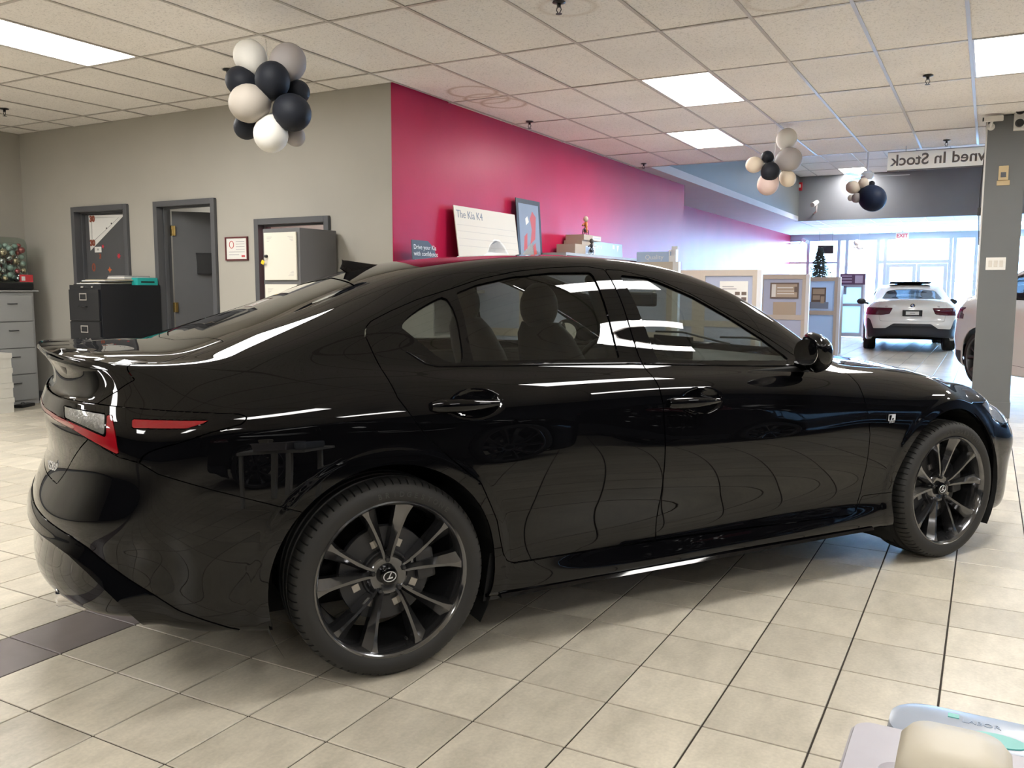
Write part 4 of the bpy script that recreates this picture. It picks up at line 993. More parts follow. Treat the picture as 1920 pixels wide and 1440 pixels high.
t = thing('emergency_light', 'white two-lamp emergency light near the pillar top', 'emergency light', (a.x, PY0, a.z))
B((-.05, -.06, -.12), (.05, 0, .12), 'case', M_WHITE, t, .006)
for k in (-1, 1): q = MB(); q.lathe([(0, .02), (.02, .02), (.036, .034), (.04, .03), (.03, 0), (0, -.005)], 16, frame4((1, 0, 0), (0, 0, 1), (0, -.07, k*.06))); q.build('lamp_head', M_DARKM, t, True)
a = at_x(1835, 403, PX0)
t = thing('cable_clip', 'thin black cable hanging down the pillar\'s left edge with a small plug', 'cable', (PX0-.02, PY0+.10, 0))
q = MB(); q.tube([(-.005+.012*math.sin(z*5), .015*math.sin(z*3), z) for z in np.linspace(1.75, CEIL-.02, 24)], .005, 6); q.build('cable', M_BLACK, t, True); B((-.03, -.02, 2.05), (.02, .02, 2.13), 'plug', M_BLACK, t, .005)

# ---------------------------------------------------------------- mirrored hanging sign, seen from behind
def sign_board():
    m = bpy.data.materials.new('cream_sign_board'); m.use_nodes = True; nt = m.node_tree; nt.nodes.clear(); o = nt.nodes.new('ShaderNodeOutputMaterial')
    a = nt.nodes.new('ShaderNodeBsdfTranslucent'); a.inputs[0].default_value = (.95, .80, .60, 1); b = nt.nodes.new('ShaderNodeBsdfDiffuse'); b.inputs[0].default_value = (.78, .70, .57, 1); x = nt.nodes.new('ShaderNodeMixShader'); x.inputs[0].default_value = .55
    nt.links.new(a.outputs[0], x.inputs[1]); nt.links.new(b.outputs[0], x.inputs[2]); nt.links.new(x.outputs[0], o.inputs[0]); return m
M_SIGN = sign_board(); M_SIGNT = mat('grey_sign_lettering', (.16, .14, .13), .6)
SY = 11.55; a = at_y(1665, 286, SY); b = at_y(1665, 320, SY); x0 = a.x; zt, zb = min(a.z, CEIL-.005), b.z
t = thing('stock_sign', 'long cream hanging sign with grey lettering seen mirrored from behind, by the pillar', 'sign', (x0, SY, 0))
mesh('board', [(0, 0, zb), (2.6, 0, zb), (2.6, 0, zt), (0, 0, zt)], [(0, 1, 2, 3)], M_SIGN, t); MB().box((0, -.006, zb-.012), (2.6, .006, zb)).box((0, -.006, zt-.006), (2.6, .006, zt)).build('edge_strip', M_SIGNT, t)
Ms = frame4((-1, 0, 0), (0, 0, 1), (.03, -.013, (zt+zb)/2))
full = max(p.x for p in text_geo('Pre-Owned In Stock', .183, .001, 'LEFT', .003)[0])
for wd, ox in word_offsets('Pre-Owned In Stock', .183, .003):
    v, f = text_geo(wd, .183, .0015, 'LEFT', .003); mesh('lettering', [Ms@Vector((p.x+ox-full, p.y, -p.z)) for p in v], f, M_SIGNT, t)
for xx in (.2, 1.3, 2.4): MB().tube([(xx, 0, zt), (xx, 0, CEIL)], .003, 6).build('hanger', M_DARKM, t)

# ---------------------------------------------------------------- cameras and alarm on the bay walls, fan
def bullet(name, label, p, aim):
    t = thing(name, label, 'camera', p); d = Vector(aim).normalized(); s_ = d.orthogonal().normalized()
    M = frame4(s_, d.cross(s_), Vector((0, 0, 0)))
    q = MB(); q.lathe([(0, -.02), (.05, -.02), (.055, 0), (.055, .20), (.06, .21), (.06, .24), (.045, .24), (.045, .22), (0, .22)], 16, M); q.build('housing', M_WHITE, t, sharp=40)
    return t
p = at_y(1527, 383, YC1); t = bullet('security_camera', 'white box security camera on the slate bay wall', (p.x+.1, YC1-.28, p.z+.02), (-.25, -.9, -.35)); MB().tube([(0, 0, -.03), (-.02, .1, -.22), (-.10, .28, -.24)], .02, 8).build('bracket', M_WHITE, t, True)
p = at_x(1480, 450, WX2); t = bullet('security_camera', 'grey bullet security camera on the far red wall', (WX2+.42, p.y, p.z), (.60, -.70, -.35)); MB().tube([(0, 0, 0), (-.1, 0, -.12), (-.419, 0, -.12)], .02, 8).build('bracket', M_WHITE, t, True)
p = at_y(1500, 350, YC1); t = thing('fire_strobe', 'red fire alarm strobe on the slate bay wall', 'alarm', (p.x, YC1, p.z)); B((-.06, -.06, -.10), (.06, 0, .10), 'case', mat('alarm_red', (.5, .02, .03), .4), t, .01); B((-.03, -.075, -.03), (.03, -.055, .05), 'strobe', M_WHITE, t, .005)
FY = 17.0; p = at_y(1626, 331, FY)
t = thing('ceiling_fan', 'white three-blade ceiling fan on a rod in the raised bay', 'ceiling fan', (p.x, FY, 0))
M_FAN = mat('white_enamel', (.72, .73, .76), .25)
q = MB(); q.tube([(0, 0, p.z+.1), (0, 0, CH)], .014, 8); q.build('rod', M_FAN, t, True)
q = MB(); q.lathe([(0, CH-.0), (.07, CH-.0), (.06, CH-.06), (.02, CH-.09)], 20); q.build('canopy', M_FAN, t, True)
q = MB(); q.lathe([(0, p.z-.06), (.08, p.z-.06), (.11, p.z-.02), (.11, p.z+.05), (.06, p.z+.10), (0, p.z+.11)], 24); q.build('motor', M_FAN, t, sharp=40)
for k in range(3):
    M = Matrix.Translation((0, 0, p.z))@Matrix.Rotation(.12+2*PI*k/3, 4, 'Z')@Matrix.Rotation(.12, 4, 'X')
    q = MB(); q.prism([(.10, -.035), (.30, -.06), (.65, -.065), (.70, -.03), (.70, .03), (.65, .065), (.30, .05), (.10, .03)], -.004, .004, M); q.build('blade', M_FAN, t)
# ---------------------------------------------------------------- balloon clusters
def latex(name, c): return mat(name, c, .58, spec=.25)
BC = {'w': latex('white_latex', (.70, .68, .63)), 'g': latex('grey_latex', (.34, .31, .30)), 't': latex('taupe_latex', (.40, .36, .31)), 'k': latex('black_latex', (.012, .014, .020)), 'c': latex('cream_latex', (.66, .56, .44)), 'p': latex('blush_latex', (.60, .45, .40)), 'n': latex('navy_latex', (.012, .020, .045))}
def balloon_geo(n=20):
    pr = []
    for i in range(15):
        th = PI*i/14; r = math.sin(th); z = math.cos(th)
        if z < 0: r *= (1-.10*(-z)**2.0); z *= 1.12
        pr.append((max(r, .0), z))
    pr = pr[:-1]+[(.07, -1.13), (.045, -1.16), (.09, -1.22), (.0, -1.225)]
    return pr
_bal = {}
def cluster(label, cpx, D, items, hang, cat='balloons'):
    """items: (px, py, radius px, colour, depth offset in radii towards the camera)"""
    d = ray_dir(*cpx); c = EYE+d*D; top = Vector(hang)
    t = thing('balloon_cluster', label, cat, top)
    o0 = Vector(top)
    for px, py, r, col, off in items:
        dd = ray_dir(px, py); R = r*D/FPX*ray_dir(px, py).normalized().dot(_f)**-.0; p = EYE+dd*(D-off*R)
        if col not in _bal:
            q = MB(); q.lathe(balloon_geo(), 22); o = q.build('balloon', BC[col], t, True); _bal[col] = o.data
        else: o = link(_bal[col], 'balloon', None, t)
        ax = (p-c)-Vector((0, 0, .0)); 
        if ax.length < .3*R: ax = -dd
        ax.normalize(); o.location = p-o0; o.scale = (R, R, R*1.06); o.rotation_euler = ax.to_track_quat('Z', 'Y').to_euler()
    q = MB(); q.tube([(0, 0, 0), tuple(c-o0)], .002, 5); q.build('string', M_WHITE, t)
    return t
h = at_z(498, 73, CEIL); D1_ = (h-EYE).dot(_f)*.90
cluster('cluster of black, white and grey balloons hanging over the office doors', (510, 190), D1_, [(469, 107, 31, 'w', -.4), (540, 117, 34, 'g', -.2), (452, 153, 28, 'k', -.3), (557, 173, 23, 'k', -.9), (463, 237, 24, 'k', -.6), (553, 255, 19, 'g', -1.0), (508, 252, 32, 'w', .3), (467, 194, 35, 't', .8), (511, 150, 32, 'k', .9), (548, 211, 34, 'k', .7)], h)
h = at_z(1456, 234, CEIL); D2_ = (h-EYE).dot(_f)
cluster('cluster of cream, blush, grey and two black balloons before the soffit', (1452, 305), D2_, [(1475, 260, 19, 'w', -.4), (1480, 299, 22, 'g', .2), (1439, 294, 11, 'k', .6), (1444, 322, 17, 'k', .9), (1414, 309, 15, 'c', -.3), (1440, 345, 20, 'p', .0), (1477, 335, 15, 'c', -.5)], h)
D3_ = 14.6; hh = EYE+ray_dir(1621, 352)*D3_; hh.z = CH
cluster('small cream balloons round one big navy balloon under the fan', (1617, 357), D3_, [(1599, 351, 12, 'c', 0), (1619, 344, 10, 'c', .6), (1636, 372, 24, 'n', .4), (1606, 371, 9, 'g', .3), (1634, 345, 6, 'k', 0), (1596, 371, 6, 'w', -.5), (1614, 356, 9, 'k', -.6)], hh)
D4_ = 24.5; hh = EYE+ray_dir(1611, 452)*D4_; hh.z = CEIL
cluster('little grey and white balloon cluster hanging at the shop window', (1611, 459), D4_, [(1607, 455, 6, 'g', .3), (1615, 456, 5, 'w', 0), (1611, 463, 5, 'g', .5), (1604, 462, 4, 'w', -.3), (1616, 463, 4, 'g', -.3)], hh)
# ---------------------------------------------------------------- sprinklers
sp = None
for i, (px, py) in enumerate([(1048, 4), (993, 228), (8, 204), (1740, 142), (1775, 263), (1207, 307), (427, 131)]):
    p = at_z(px, py, CEIL); lab = ['sprinkler head in the ceiling above the car roof', 'sprinkler head near the stained ceiling tiles by the red wall', 'sprinkler head in the ceiling by the office wall\'s left end', 'sprinkler head between the two right-hand ceiling lights', 'sprinkler head just before the hanging sign', 'sprinkler head where the soffit meets the red wall', 'sprinkler head behind the black and white balloon cluster'][i]
    if sp is None:
        sp = thing('sprinkler_head', lab, 'sprinkler', p, 0, 'ceiling sprinklers')
        q = MB(); q.lathe([(0, 0), (.040, 0), (.040, -.004), (.016, -.010), (0, -.010)], 20); q.build('escutcheon', M_DARKM, sp, True)
        q = MB(); q.tube([(0, 0, -.008), (0, 0, -.03)], .012, 10); q.tube([(.011, 0, -.03), (.016, 0, -.045), (.004, 0, -.066)], .003, 6); q.tube([(-.011, 0, -.03), (-.016, 0, -.045), (-.004, 0, -.066)], .003, 6); q.build('frame_arms', M_DARKM, sp, True)
        q = MB(); q.lathe([(0, -.066), (.020, -.068), (.020, -.070), (0, -.070)], 16); q.build('deflector', M_DARKM, sp)
    else: dup(sp, None, p, None, lab)
# ---------------------------------------------------------------- office doors in the grey wall
def door_frame(n, a, b, h):
    q = MB(); w = .055
    q.box((a-w, WY-.03, 0), (a, WY+.14, h+w)).box((b, WY-.03, 0), (b+w, WY+.14, h+w)).box((a, WY-.03, h), (b, WY+.14, h+w))
    q.box((a, WY+.05, 0), (a+.016, WY+.09, h)).box((b-.016, WY+.05, 0), (b, WY+.09, h)).box((a+.016, WY+.05, h-.016), (b-.016, WY+.09, h))
    return struct(q.build('door_%d' % n, M_FRAME, bevel=.002))
d1 = door_frame(1, *D1); d2 = door_frame(2, *D2); d3 = door_frame(3, *D3)
M_DOOR = mat('grey_door_leaf', (.085, .086, .092), .42, noise=(4, .05))
B((D1[0]+.018, WY+.09, .005), (D1[1]-.018, WY+.13, D1[2]-.018), 'door_leaf', M_DOOR, d1)
hp = Vector((D2[0]+.02, WY+.14, 0)); a2 = math.radians(50); w2 = D2[1]-D2[0]-.03
lf = B((0, 0, .005), (w2, .042, D2[2]-.03), 'door_leaf', M_DOOR, d2); lf.location = hp; lf.rotation_euler = (0, 0, a2)
for z in (.30, 1.09, 1.88):
    q = MB(); q.box((-.030, -.004, z-.05), (.03, .004, z+.05)); q.tube([(0, -.008, z-.05), (0, -.008, z+.05)], .008, 10); o = q.build('hinge', M_BRASS, d2, loc=(D2[0]+.035, WY+.135, 0)); o.rotation_euler = (0, 0, .25)
# office rooms behind
struct(B((XL, WY+.12, 2.62), (WX-.12, 10.1, 2.70), 'ceiling_office', M_CTILE))
struct(B((-6.45, WY+.12, 0), (-6.35, 10.1, 2.62), 'wall_office_divider', M_WALL)); struct(B((-7.80, WY+.12, 0), (-7.70, 10.1, 2.62), 'wall_office_divider_left', M_WALL))
for k, (x, y) in enumerate(((-7.1, 7.8), (-5.4, 7.8))):  # unseen panels added to brighten the office ceilings
    t = thing('office_light', ['square lit ceiling panel in the office behind the open door', 'square lit ceiling panel behind the locker doorway'][k], 'ceiling light', (x, y, 2.62)); B((-.3, -.3, -.02), (.3, .3, 0), 'frame', M_TBAR, t); B((-.27, -.27, -.028), (.27, .27, -.02), 'diffuser', M_LENS, t)
# wall file on the open door leaf
pc = hp+Vector((math.cos(a2), math.sin(a2), 0))*.40
t = thing('wall_file', 'black plastic wall file on the open door leaf', 'wall file', (pc.x+.0, pc.y, 1.55), a2)
q = MB(); q.prism([(-.16, -.11), (.16, -.11), (.18, .11), (-.18, .11)], .0, .004, frame4((1, 0, 0), (0, 0, 1), (0, -.001, 0))); q.prism([(-.16, -.11), (.16, -.11), (.17, .09), (-.17, .09)], .06, .064, frame4((1, 0, 0), (0, 0, 1), (0, -.001, 0)))
q.box((-.16, -.065, -.112), (.16, -.001, -.106)); q.box((-.17, -.065, -.11), (-.165, -.001, .09)); q.box((.165, -.065, -.11), (.17, -.001, .09)); q.build('pocket', M_BLACK, t); B((.06, -.067, .05), (.13, -.0645, .075), 'label_strip', M_PAPER, t)
# pennant, card and stickers on the closed door
yd = WY+.09; P_ = lambda x, y: at_y(x, y, yd-.001)
M_RUST = mat('copper_foil', (.35, .10, .06), .3, metal=.4); M_STICK = mat('red_sticker', (.55, .03, .05), .5); M_ORNG = mat('orange_sticker', (.65, .14, .04), .5)
a, b, c = P_(166, 404), P_(234, 402), P_(170, 470)
t = thing('paper_pennant', 'white triangular birthday pennant taped to the closed grey door', 'pennant', (a.x, yd, 0))
q = MB(); q.add([(0, -.002, a.z), (b.x-a.x, -.002, b.z), (c.x-a.x, -.002, c.z), (0, 0, a.z), (b.x-a.x, 0, b.z), (c.x-a.x, 0, c.z)], [(0, 2, 1), (3, 4, 5), (0, 1, 4, 3), (1, 2, 5, 4), (2, 0, 3, 5)]); q.build('sheet', M_PAPER, t)
q = MB(); ins = [(.05, a.z-.03), (b.x-a.x-.10, b.z-.03), (c.x-a.x+.04, c.z+.09)]
q.tube([(ins[i % 3][0], -.003, ins[i % 3][1]) for i in range(3)], .0022, 4, closed=True); q.build('border_line', M_DARKM, t)
for (px, py) in ((173, 411), (174, 456)):
    p = P_(px, py); text('30', .085, frame4((1, 0, 0), (0, 0, 1), (p.x-a.x, -.004, p.z)), 'number_cutout', M_RUST, t, .001, bold=.006)
for (px, py) in ((200, 428), (209, 419)): p = P_(px, py); MB().lathe([(0, .002), (.009, .002), (.009, 0)], 10, frame4((1, 0, 0), (0, 0, 1), (p.x-a.x, -.002, p.z))).build('dot', M_DARKM, t)
p = P_(184, 468); t = thing('door_card', 'small white card under the pennant on the door', 'card', (p.x, yd, p.z)); B((-.055, -.003, -.03), (.055, 0, .03), 'sheet', M_PAPER, t); text('30', .03, frame4((1, 0, 0), (0, 0, 1), (0, -.004, 0)), 'print', M_DARKM, t, .0004)
def star(px, py, r, m, lab, n=6):
    p = P_(px, py); t = thing('foil_star', lab, 'sticker', (p.x, yd, p.z)); q = MB()
    q.prism([((r if k % 2 == 0 else r*.45)*math.cos(PI*k/n), (r if k % 2 == 0 else r*.45)*math.sin(PI*k/n)) for k in range(2*n)], 0, .002, frame4((1, 0, 0), (0, 0, 1), (0, -.0005, 0))); q.build('cutout', m, t)
star(223, 480, .035, M_STICK, 'red star cutout stuck on the closed grey door'); star(206, 506, .035, M_ORNG, 'orange star cutout stuck low on the closed grey door', 4); star(193, 462, .025, M_STICK, 'tiny red star beside the white door card', 5)
for px, py, s_, lab in ((188, 481, '3', 'small copper number three stuck under the door card'), (176, 502, '0', 'copper number zero stuck low on the closed grey door')):
    p = P_(px, py); t = thing('number_cutout', lab, 'sticker', (p.x, yd, p.z)); text(s_, .07 if s_ == '3' else .12, frame4((1, 0, 0), (0, 0, 1), (0, -.001, 0)), 'digit', M_RUST, t, .001, bold=.004)
# framed certificate
a, b = at_y(424, 445, WY), at_y(467, 488, WY)
M_CERTF = mat('burgundy_frame', (.10, .012, .018), .35); M_SEAL = mat('red_seal', (.55, .05, .06), .5); M_INK = mat('printed_ink', (.28, .27, .30), .7)
t = thing('framed_certificate', 'small white certificate in a burgundy frame on the grey wall', 'picture frame', ((a.x+b.x)/2, WY, (a.z+b.z)/2)); w, h_ = (b.x-a.x)/2, (a.z-b.z)/2
q = MB(); q.box((-w, -.02, -h_), (-w+.012, 0, h_)).box((w-.012, -.02, -h_), (w, 0, h_)).box((-w+.012, -.02, h_-.012), (w-.012, 0, h_)).box((-w+.012, -.02, -h_), (w-.012, 0, -h_+.012)); q.build('frame', M_CERTF, t)
B((-w+.012, -.010, -h_+.012), (w-.012, -.004, h_-.012), 'sheet', M_PAPER, t)
q = MB(); q.tube([(-w*.45+.028*math.cos(k), -.012, h_*.35+.034*math.sin(k)) for k in np.linspace(0, 2*PI, 17)[:-1]], .003, 5, closed=True); q.build('crest', M_SEAL, t); B((w*.42, -.0115, -h_*.72), (w*.72, -.010, -h_*.56), 'stamp', M_SEAL, t)
for k in range(6): B((-.01 if k < 4 else -w*.7, -.0112, h_*(.6-.22*k)-.002), (w*.7 if k < 5 else w*.2, -.010, h_*(.6-.22*k)+.002), 'text_line', M_INK, t)
# ---------------------------------------------------------------- key lockers in the right doorway
M_LOCKG = mat('locker_grey_steel', (.12, .12, .125), .4); M_LOCKW = mat('locker_white_door', (.66, .63, .55), .45); M_TAG = mat('yellow_key_tag', (.72, .50, .02), .5); M_RING = M_CHROME
LX0, LX1, LY0, LY1, LH = -5.535, -5.115, 5.56, 6.04, 1.80
t = thing('locker_cabinet', 'grey steel locker tower with white doors and yellow key tags by the doorway', 'locker', ((LX0+LX1)/2, (LY0+LY1)/2, 0)); hx, hy = (LX1-LX0)/2, (LY1-LY0)/2
MB().rbox((-hx, -hy+.012, 0), (hx, hy, LH), .004).build('carcass', M_LOCKG, t)
for k in range(4):
    z1 = LH-.035-k*.44; z0 = z1-.405
    d = B((-hx+.025, -hy-.004, z0), (hx-.028, -hy+.012, z1), 'locker_door', M_LOCKW, t, .004)
    for cx_, cz_ in ((-1, 1), (1, 1), (1, -1)):
        q = MB()
        for j in range(4): q.box(((hx-.06)*cx_-(.06-.012*j if cx_ > 0 else 0), -hy-.0055, (z0+z1)/2+cz_*(.165-.012*j)-.001), ((hx-.06)*cx_+(0 if cx_ > 0 else .06-.012*j), -hy-.004, (z0+z1)/2+cz_*(.165-.012*j)+.001))
        q.build('pressed_lines', M_INK, d)
    q = MB(); q.lathe([(0, .020), (.012, .020), (.014, 0)], 14, frame4((1, 0, 0), (0, 0, 1), (-hx+.055, -hy-.004, z1-.20))); q.build('lock', M_BLACK, d, True)
    q = MB(); q.tube([(-hx+.055+.012*math.cos(u), -hy-.026, z1-.225+.014*math.sin(u)) for u in np.linspace(0, 2*PI, 13)[:-1]], .0015, 5, closed=True); q.build('key_ring', M_RING, d)
    q = MB(); q.box((-.012, -.002, -.034), (.020, .002, .0), Matrix.Translation((-hx+.035, -hy-.028, z1-.235))@Matrix.Rotation(.5, 4, 'Y')); q.build('key_tag', M_TAG, d)
# ---------------------------------------------------------------- black filing cabinet and what lies on it
CX0, CX1, CY0, CY1, CHH = -7.93, -7.45, 5.35, 6.045, 1.318
M_CAB = mat('black_steel', (.010, .011, .014), .38, noise=(5, .1))
t = thing('filing_cabinet', 'tall black four-drawer filing cabinet with silver label holders', 'filing cabinet', ((CX0+CX1)/2, (CY0+CY1)/2, 0)); hx, hy = (CX1-CX0)/2, (CY1-CY0)/2
MB().rbox((-hx, -hy+.015, 0), (hx, hy, CHH), .003).build('carcass', M_CAB, t)
for k in range(4):
    z1 = CHH-.045-k*.312; z0 = z1-.300
    d = B((-hx+.015, -hy-.006, z0), (hx-.015, -hy+.014, z1), 'drawer', M_CAB, t, .003)
    q = MB(); q.box((-.055, -hy-.012, z1-.105), (.055, -hy-.006, z1-.095)).box((-.055, -hy-.012, z1-.045), (.055, -hy-.006, z1-.035)).box((-.055, -hy-.012, z1-.095), (-.045, -hy-.006, z1-.045)).box((.045, -hy-.012, z1-.095), (.055, -hy-.006, z1-.045)); q.build('label_holder', M_CHROME, d)
    q = MB(); q.tube([(-.05, -hy-.006, z1-.165), (-.045, -hy-.03, z1-.165), (.045, -hy-.03, z1-.165), (.05, -hy-.006, z1-.165)], .006, 8); q.build('handle', M_DARKM, d, True)
for xx, rr in ((-.02, .012), (.13, .008)): q = MB(); q.rbox((xx-rr*1.6, -hy-.004, CHH-.028), (xx+rr*1.6, -hy+.016, CHH-.012), .003); q.build('lock_plate', M_CHROME, t)
M_FOLD = mat('dark_folder', (.02, .022, .025), .5); M_FOLD2 = mat('buff_folder', (.38, .33, .22), .7); M_BAG = mat('clear_plastic_wrap', (.55, .54, .54), .12, trans=.3, bump=(60, .6, .006)); M_TEAL = mat('teal_card', (.02, .36, .33), .5)
zz = CHH
cols = [M_FOLD, M_PAPER, M_FOLD2, M_FOLD, M_PAPER, M_FOLD2]; labs = ['dark folder lying on the black cabinet, lowest of the pile', 'white paper sheaf in the pile on the black cabinet', 'buff folder in the middle of the cabinet-top pile', 'dark folder above the buff folder on the black cabinet', 'white sheaf second from the top of the cabinet pile', 'buff folder on top of the cabinet pile']
for k in range(6):
    hgt = .009; t = thing('paper_folder', labs[k], 'folder', (-7.74+.01*k, 5.62+.015*(k % 3), zz), .1*math.sin(k*2.1), 'folders on the black cabinet'); B((-.16, -.23+.012*k, 0), (.16, .22, hgt), 'cover' if k % 3 != 1 else 'sheaf', cols[k], t); zz += hgt
t = thing('plastic_wrapped_stack', 'flat stack of papers in crinkled clear plastic at the cabinet\'s back', 'papers', (-7.70, 5.86, zz), .05)
for k in range(3): B((-.13+.01*k, -.15, .014*k), (.13-.006*k, .15+.01*k, .013+.014*k), 'wrapped_sheaf', M_BAG if k != 1 else M_PAPER, t, .004)
t = thing('teal_box', 'small flat teal box with a black bar on the cabinet corner', 'box', (-7.50, 5.90, CHH)); B((-.045, -.12, 0), (.045, .12, .075), 'box', M_TEAL, t, .003)
B((.0451, -.08, .025), (.0465, .08, .040), 'bar', M_BLACK, t)
# ---------------------------------------------------------------- grey lateral file, ornaments, boxes at the left wall
M_LGREY = mat('light_grey_steel', (.33, .335, .33), .42, noise=(3, .04))
t = thing('lateral_file', 'light grey lateral filing cabinet against the left wall', 'filing cabinet', (-9.51, 5.40, 0))
MB().rbox((-.22, -.455, 0), (.215, .455, 1.245), .004).build('carcass', M_LGREY, t)
for k, (z0, z1) in enumerate(((.055, .335), (.345, .625), (.635, .915), (.925, 1.205))):
    d = B((.215, -.425, z0), (.232, .425, z1), 'drawer', M_LGREY, t, .003)
    for yy in (-.20, .20): q = MB(); q.tube([(.232, yy-.05, z1-.09), (.252, yy-.045, z1-.09), (.252, yy+.045, z1-.09), (.232, yy+.05, z1-.09)], .005, 8); q.build('handle', M_DARKM, d, True)
B((-.22, -.47, 1.245), (.245, .50, 1.262), 'top_mat', M_LGREY, t, .003)
# tub of baubles
M_TUB = sheet_glass('clear_tub_plastic', (.80, .86, .84)); tz = 1.262
t = thing('ornament_tub', 'clear plastic tub with black base and red label on the grey file', 'tub', (-9.50, 5.56, tz))
MB().rbox((-.19, -.32, 0), (.19, .32, .085), .02).build('base', M_BLACK, t); q = MB(); ring = lambda r, h_: [((.185+r)*math.copysign(abs(math.cos(u))**.5, math.cos(u)), (.315+r)*math.copysign(abs(math.sin(u))**.5, math.sin(u)), h_) for u in np.linspace(0, 2*PI, 33)[:-1]]
v = ring(0, .085)+ring(.004, .50)+ring(-.012, .555)+ring(-.05, .575); f = [(i*32+k, i*32+(k+1) % 32, i*32+32+(k+1) % 32, i*32+32+k) for i in range(3) for k in range(32)]+[tuple(96+k for k in range(32))]
mesh('clear_wall', v, f, M_TUB, t, True, sharp=50); B((.187, .16, .09), (.192, .31, .17), 'label', M_SEAL, t); B((.1925, .18, .105), (.193, .22, .15), 'label_print', M_PAPER, t)
M_BAUB = [mat('rose_bauble', (.55, .16, .16), .12, metal=.6), mat('mint_bauble', (.34, .45, .40), .2, metal=.4), mat('champagne_bauble', (.62, .50, .34), .10, metal=.8), mat('silver_bauble', (.62, .62, .62), .08, metal=.9)]
bn = ['rose', 'mint', 'champagne', 'silver']; bd = {}
rng = random.Random(3); spots = []
for k in range(30000):
    r = rng.choice([.030, .036, .043]); p = Vector((rng.uniform(-.16+r, .165-r), rng.uniform(-.285+r, .285-r), rng.uniform(.09+r, .52-r)))
    if all((p-q_).length > r+s_+.0005 for q_, s_ in spots): spots.append((p, r))
    if len(spots) >= 190: break
for p, r in spots:
    k = rng.randrange(4)
    o = thing('bauble', '%s shiny bauble inside the clear tub on the grey file' % bn[k], 'ornament', (t.location.x+p.x, t.location.y+p.y, tz+p.z-r), 0, 'baubles in the clear tub')
    if k not in bd:
        q = MB(); q.ell((0, 0, 1), (1, 1, 1), 14, 9); c_ = q.build('ball', M_BAUB[k], o, True); bd[k] = (c_.data, None); q = MB(); q.lathe([(0, 2.12), (.16, 2.12), (.2, 1.96)], 8); c2 = q.build('cap', M_CHROME, o); bd[k] = (c_.data, c2.data)
    else: c_ = link(bd[k][0], 'ball', None, o); c2 = link(bd[k][1], 'cap', None, o)
    o.scale = (r, r, r)
# archive boxes
M_CARTON = mat('white_archive_carton', (.62, .60, .54), .7, noise=(6, .05))
for k in range(4):
    t = thing('archive_box', ['white archive box on the floor by the grey file, lowest of its stack', 'white archive box, second from the floor by the grey file', 'white archive box, third from the floor by the grey file', 'white archive box, topmost of the stack by the grey file'][k], 'box', (-9.02, 5.12, .155*k), 0, 'stacked archive boxes'); MB().box((-.18, -.17, 0), (.18, .17, .125)).build('body', M_CARTON, t); MB().box((-.187, -.177, .10), (.187, .177, .153)).build('lid', M_CARTON, t)
t = thing('floor_clutter', 'small black plastic case on the floor before the grey file', 'case', (-9.13, 5.58, 0), .4); MB().rbox((-.05, -.11, 0), (.05, .11, .035), .01).build('case', M_BLACK, t); q = MB(); q.tube([(-.02, -.03, .035), (-.02, -.02, .047), (-.02, .02, .047), (-.02, .03, .035)], .004, 6); q.build('grip', M_DARKM, t)
# ---------------------------------------------------------------- cubicle partitions along the red wall
M_PFR = mat('beige_partition_frame', (.50, .44, .38), .5); M_PFAB = mat('pale_blue_partition_fabric', (.42, .46, .60), .85, bump=(400, .3, .001)); M_PCAP = mat('white_partition_cap', (.68, .68, .70), .4)
def frost():
    m = bpy.data.materials.new('frosted_glass'); m.use_nodes = True; nt = m.node_tree; nt.nodes.clear(); o = nt.nodes.new('ShaderNodeOutputMaterial')
    a = nt.nodes.new('ShaderNodeBsdfTranslucent'); a.inputs[0].default_value = (.72, .86, .98, 1); b = nt.nodes.new('ShaderNodeBsdfDiffuse'); b.inputs[0].default_value = (.62, .70, .82, 1); g = nt.nodes.new('ShaderNodeBsdfGlossy'); g.inputs['Roughness'].default_value = .25
    m1 = nt.nodes.new('ShaderNodeMixShader'); m1.inputs[0].default_value = .42; m2 = nt.nodes.new('ShaderNodeMixShader'); m2.inputs[0].default_value = .06
    nt.links.new(a.outputs[0], m1.inputs[1]); nt.links.new(b.outputs[0], m1.inputs[2]); nt.links.new(m1.outputs[0], m2.inputs[1]); nt.links.new(g.outputs[0], m2.inputs[2]); nt.links.new(m2.outputs[0], o.inputs[0]); return m
M_FROST = frost()
PEND = -2.29; PH = 1.52
def partition(y, label, panel, mods=3, w=.70, x1=PEND, H=PH, frame=M_PFR):
    t = thing('office_partition', label, 'partition', (x1, y, 0), 0, 'cubicle partitions')
    n = mods
    for k in range(n+1):
        xx = -k*w; B((xx-.025, -.03, 0), (xx+.025, .03, H), 'post', frame if k else M_PCAP, t)
    for k in range(n):
        a, b = -(k+1)*w+.025, -k*w-.025
        B((a, -.028, H-.07), (b, .028, H), 'top_rail', frame, t); B((a, -.028, .86), (b, .028, .93), 'mid_rail', frame, t); B((a, -.028, .02), (b, .028, .12), 'base_rail', frame, t)
        for nm, z0, z1, m in (('upper_panel', .93, H-.07, panel[0]), ('lower_panel', .12, .86, panel[1])):
            q = MB(); q.box((a, -.012, z0), (b, .012, z1)); q.build(nm, m, t)
            q = MB(); q.box((a, -.028, z0), (a+.05, .028, z1)).box((b-.05, -.028, z0), (b, .028, z1)); q.build('side_rail', frame, t)
    return t
partition(7.0, 'beige cubicle partition standing nearest the car\'s roof', (M_PFAB, M_PFAB)); partition(10.0, 'beige cubicle partition with a notice sheet pinned on', (M_PFAB, M_PFAB)); partition(13.0, 'beige cubicle partition with a wide framed picture', (M_PFAB, M_PFAB)); partition(16.0, 'beige cubicle partition with glowing frosted panes', (M_FROST, M_FROST))
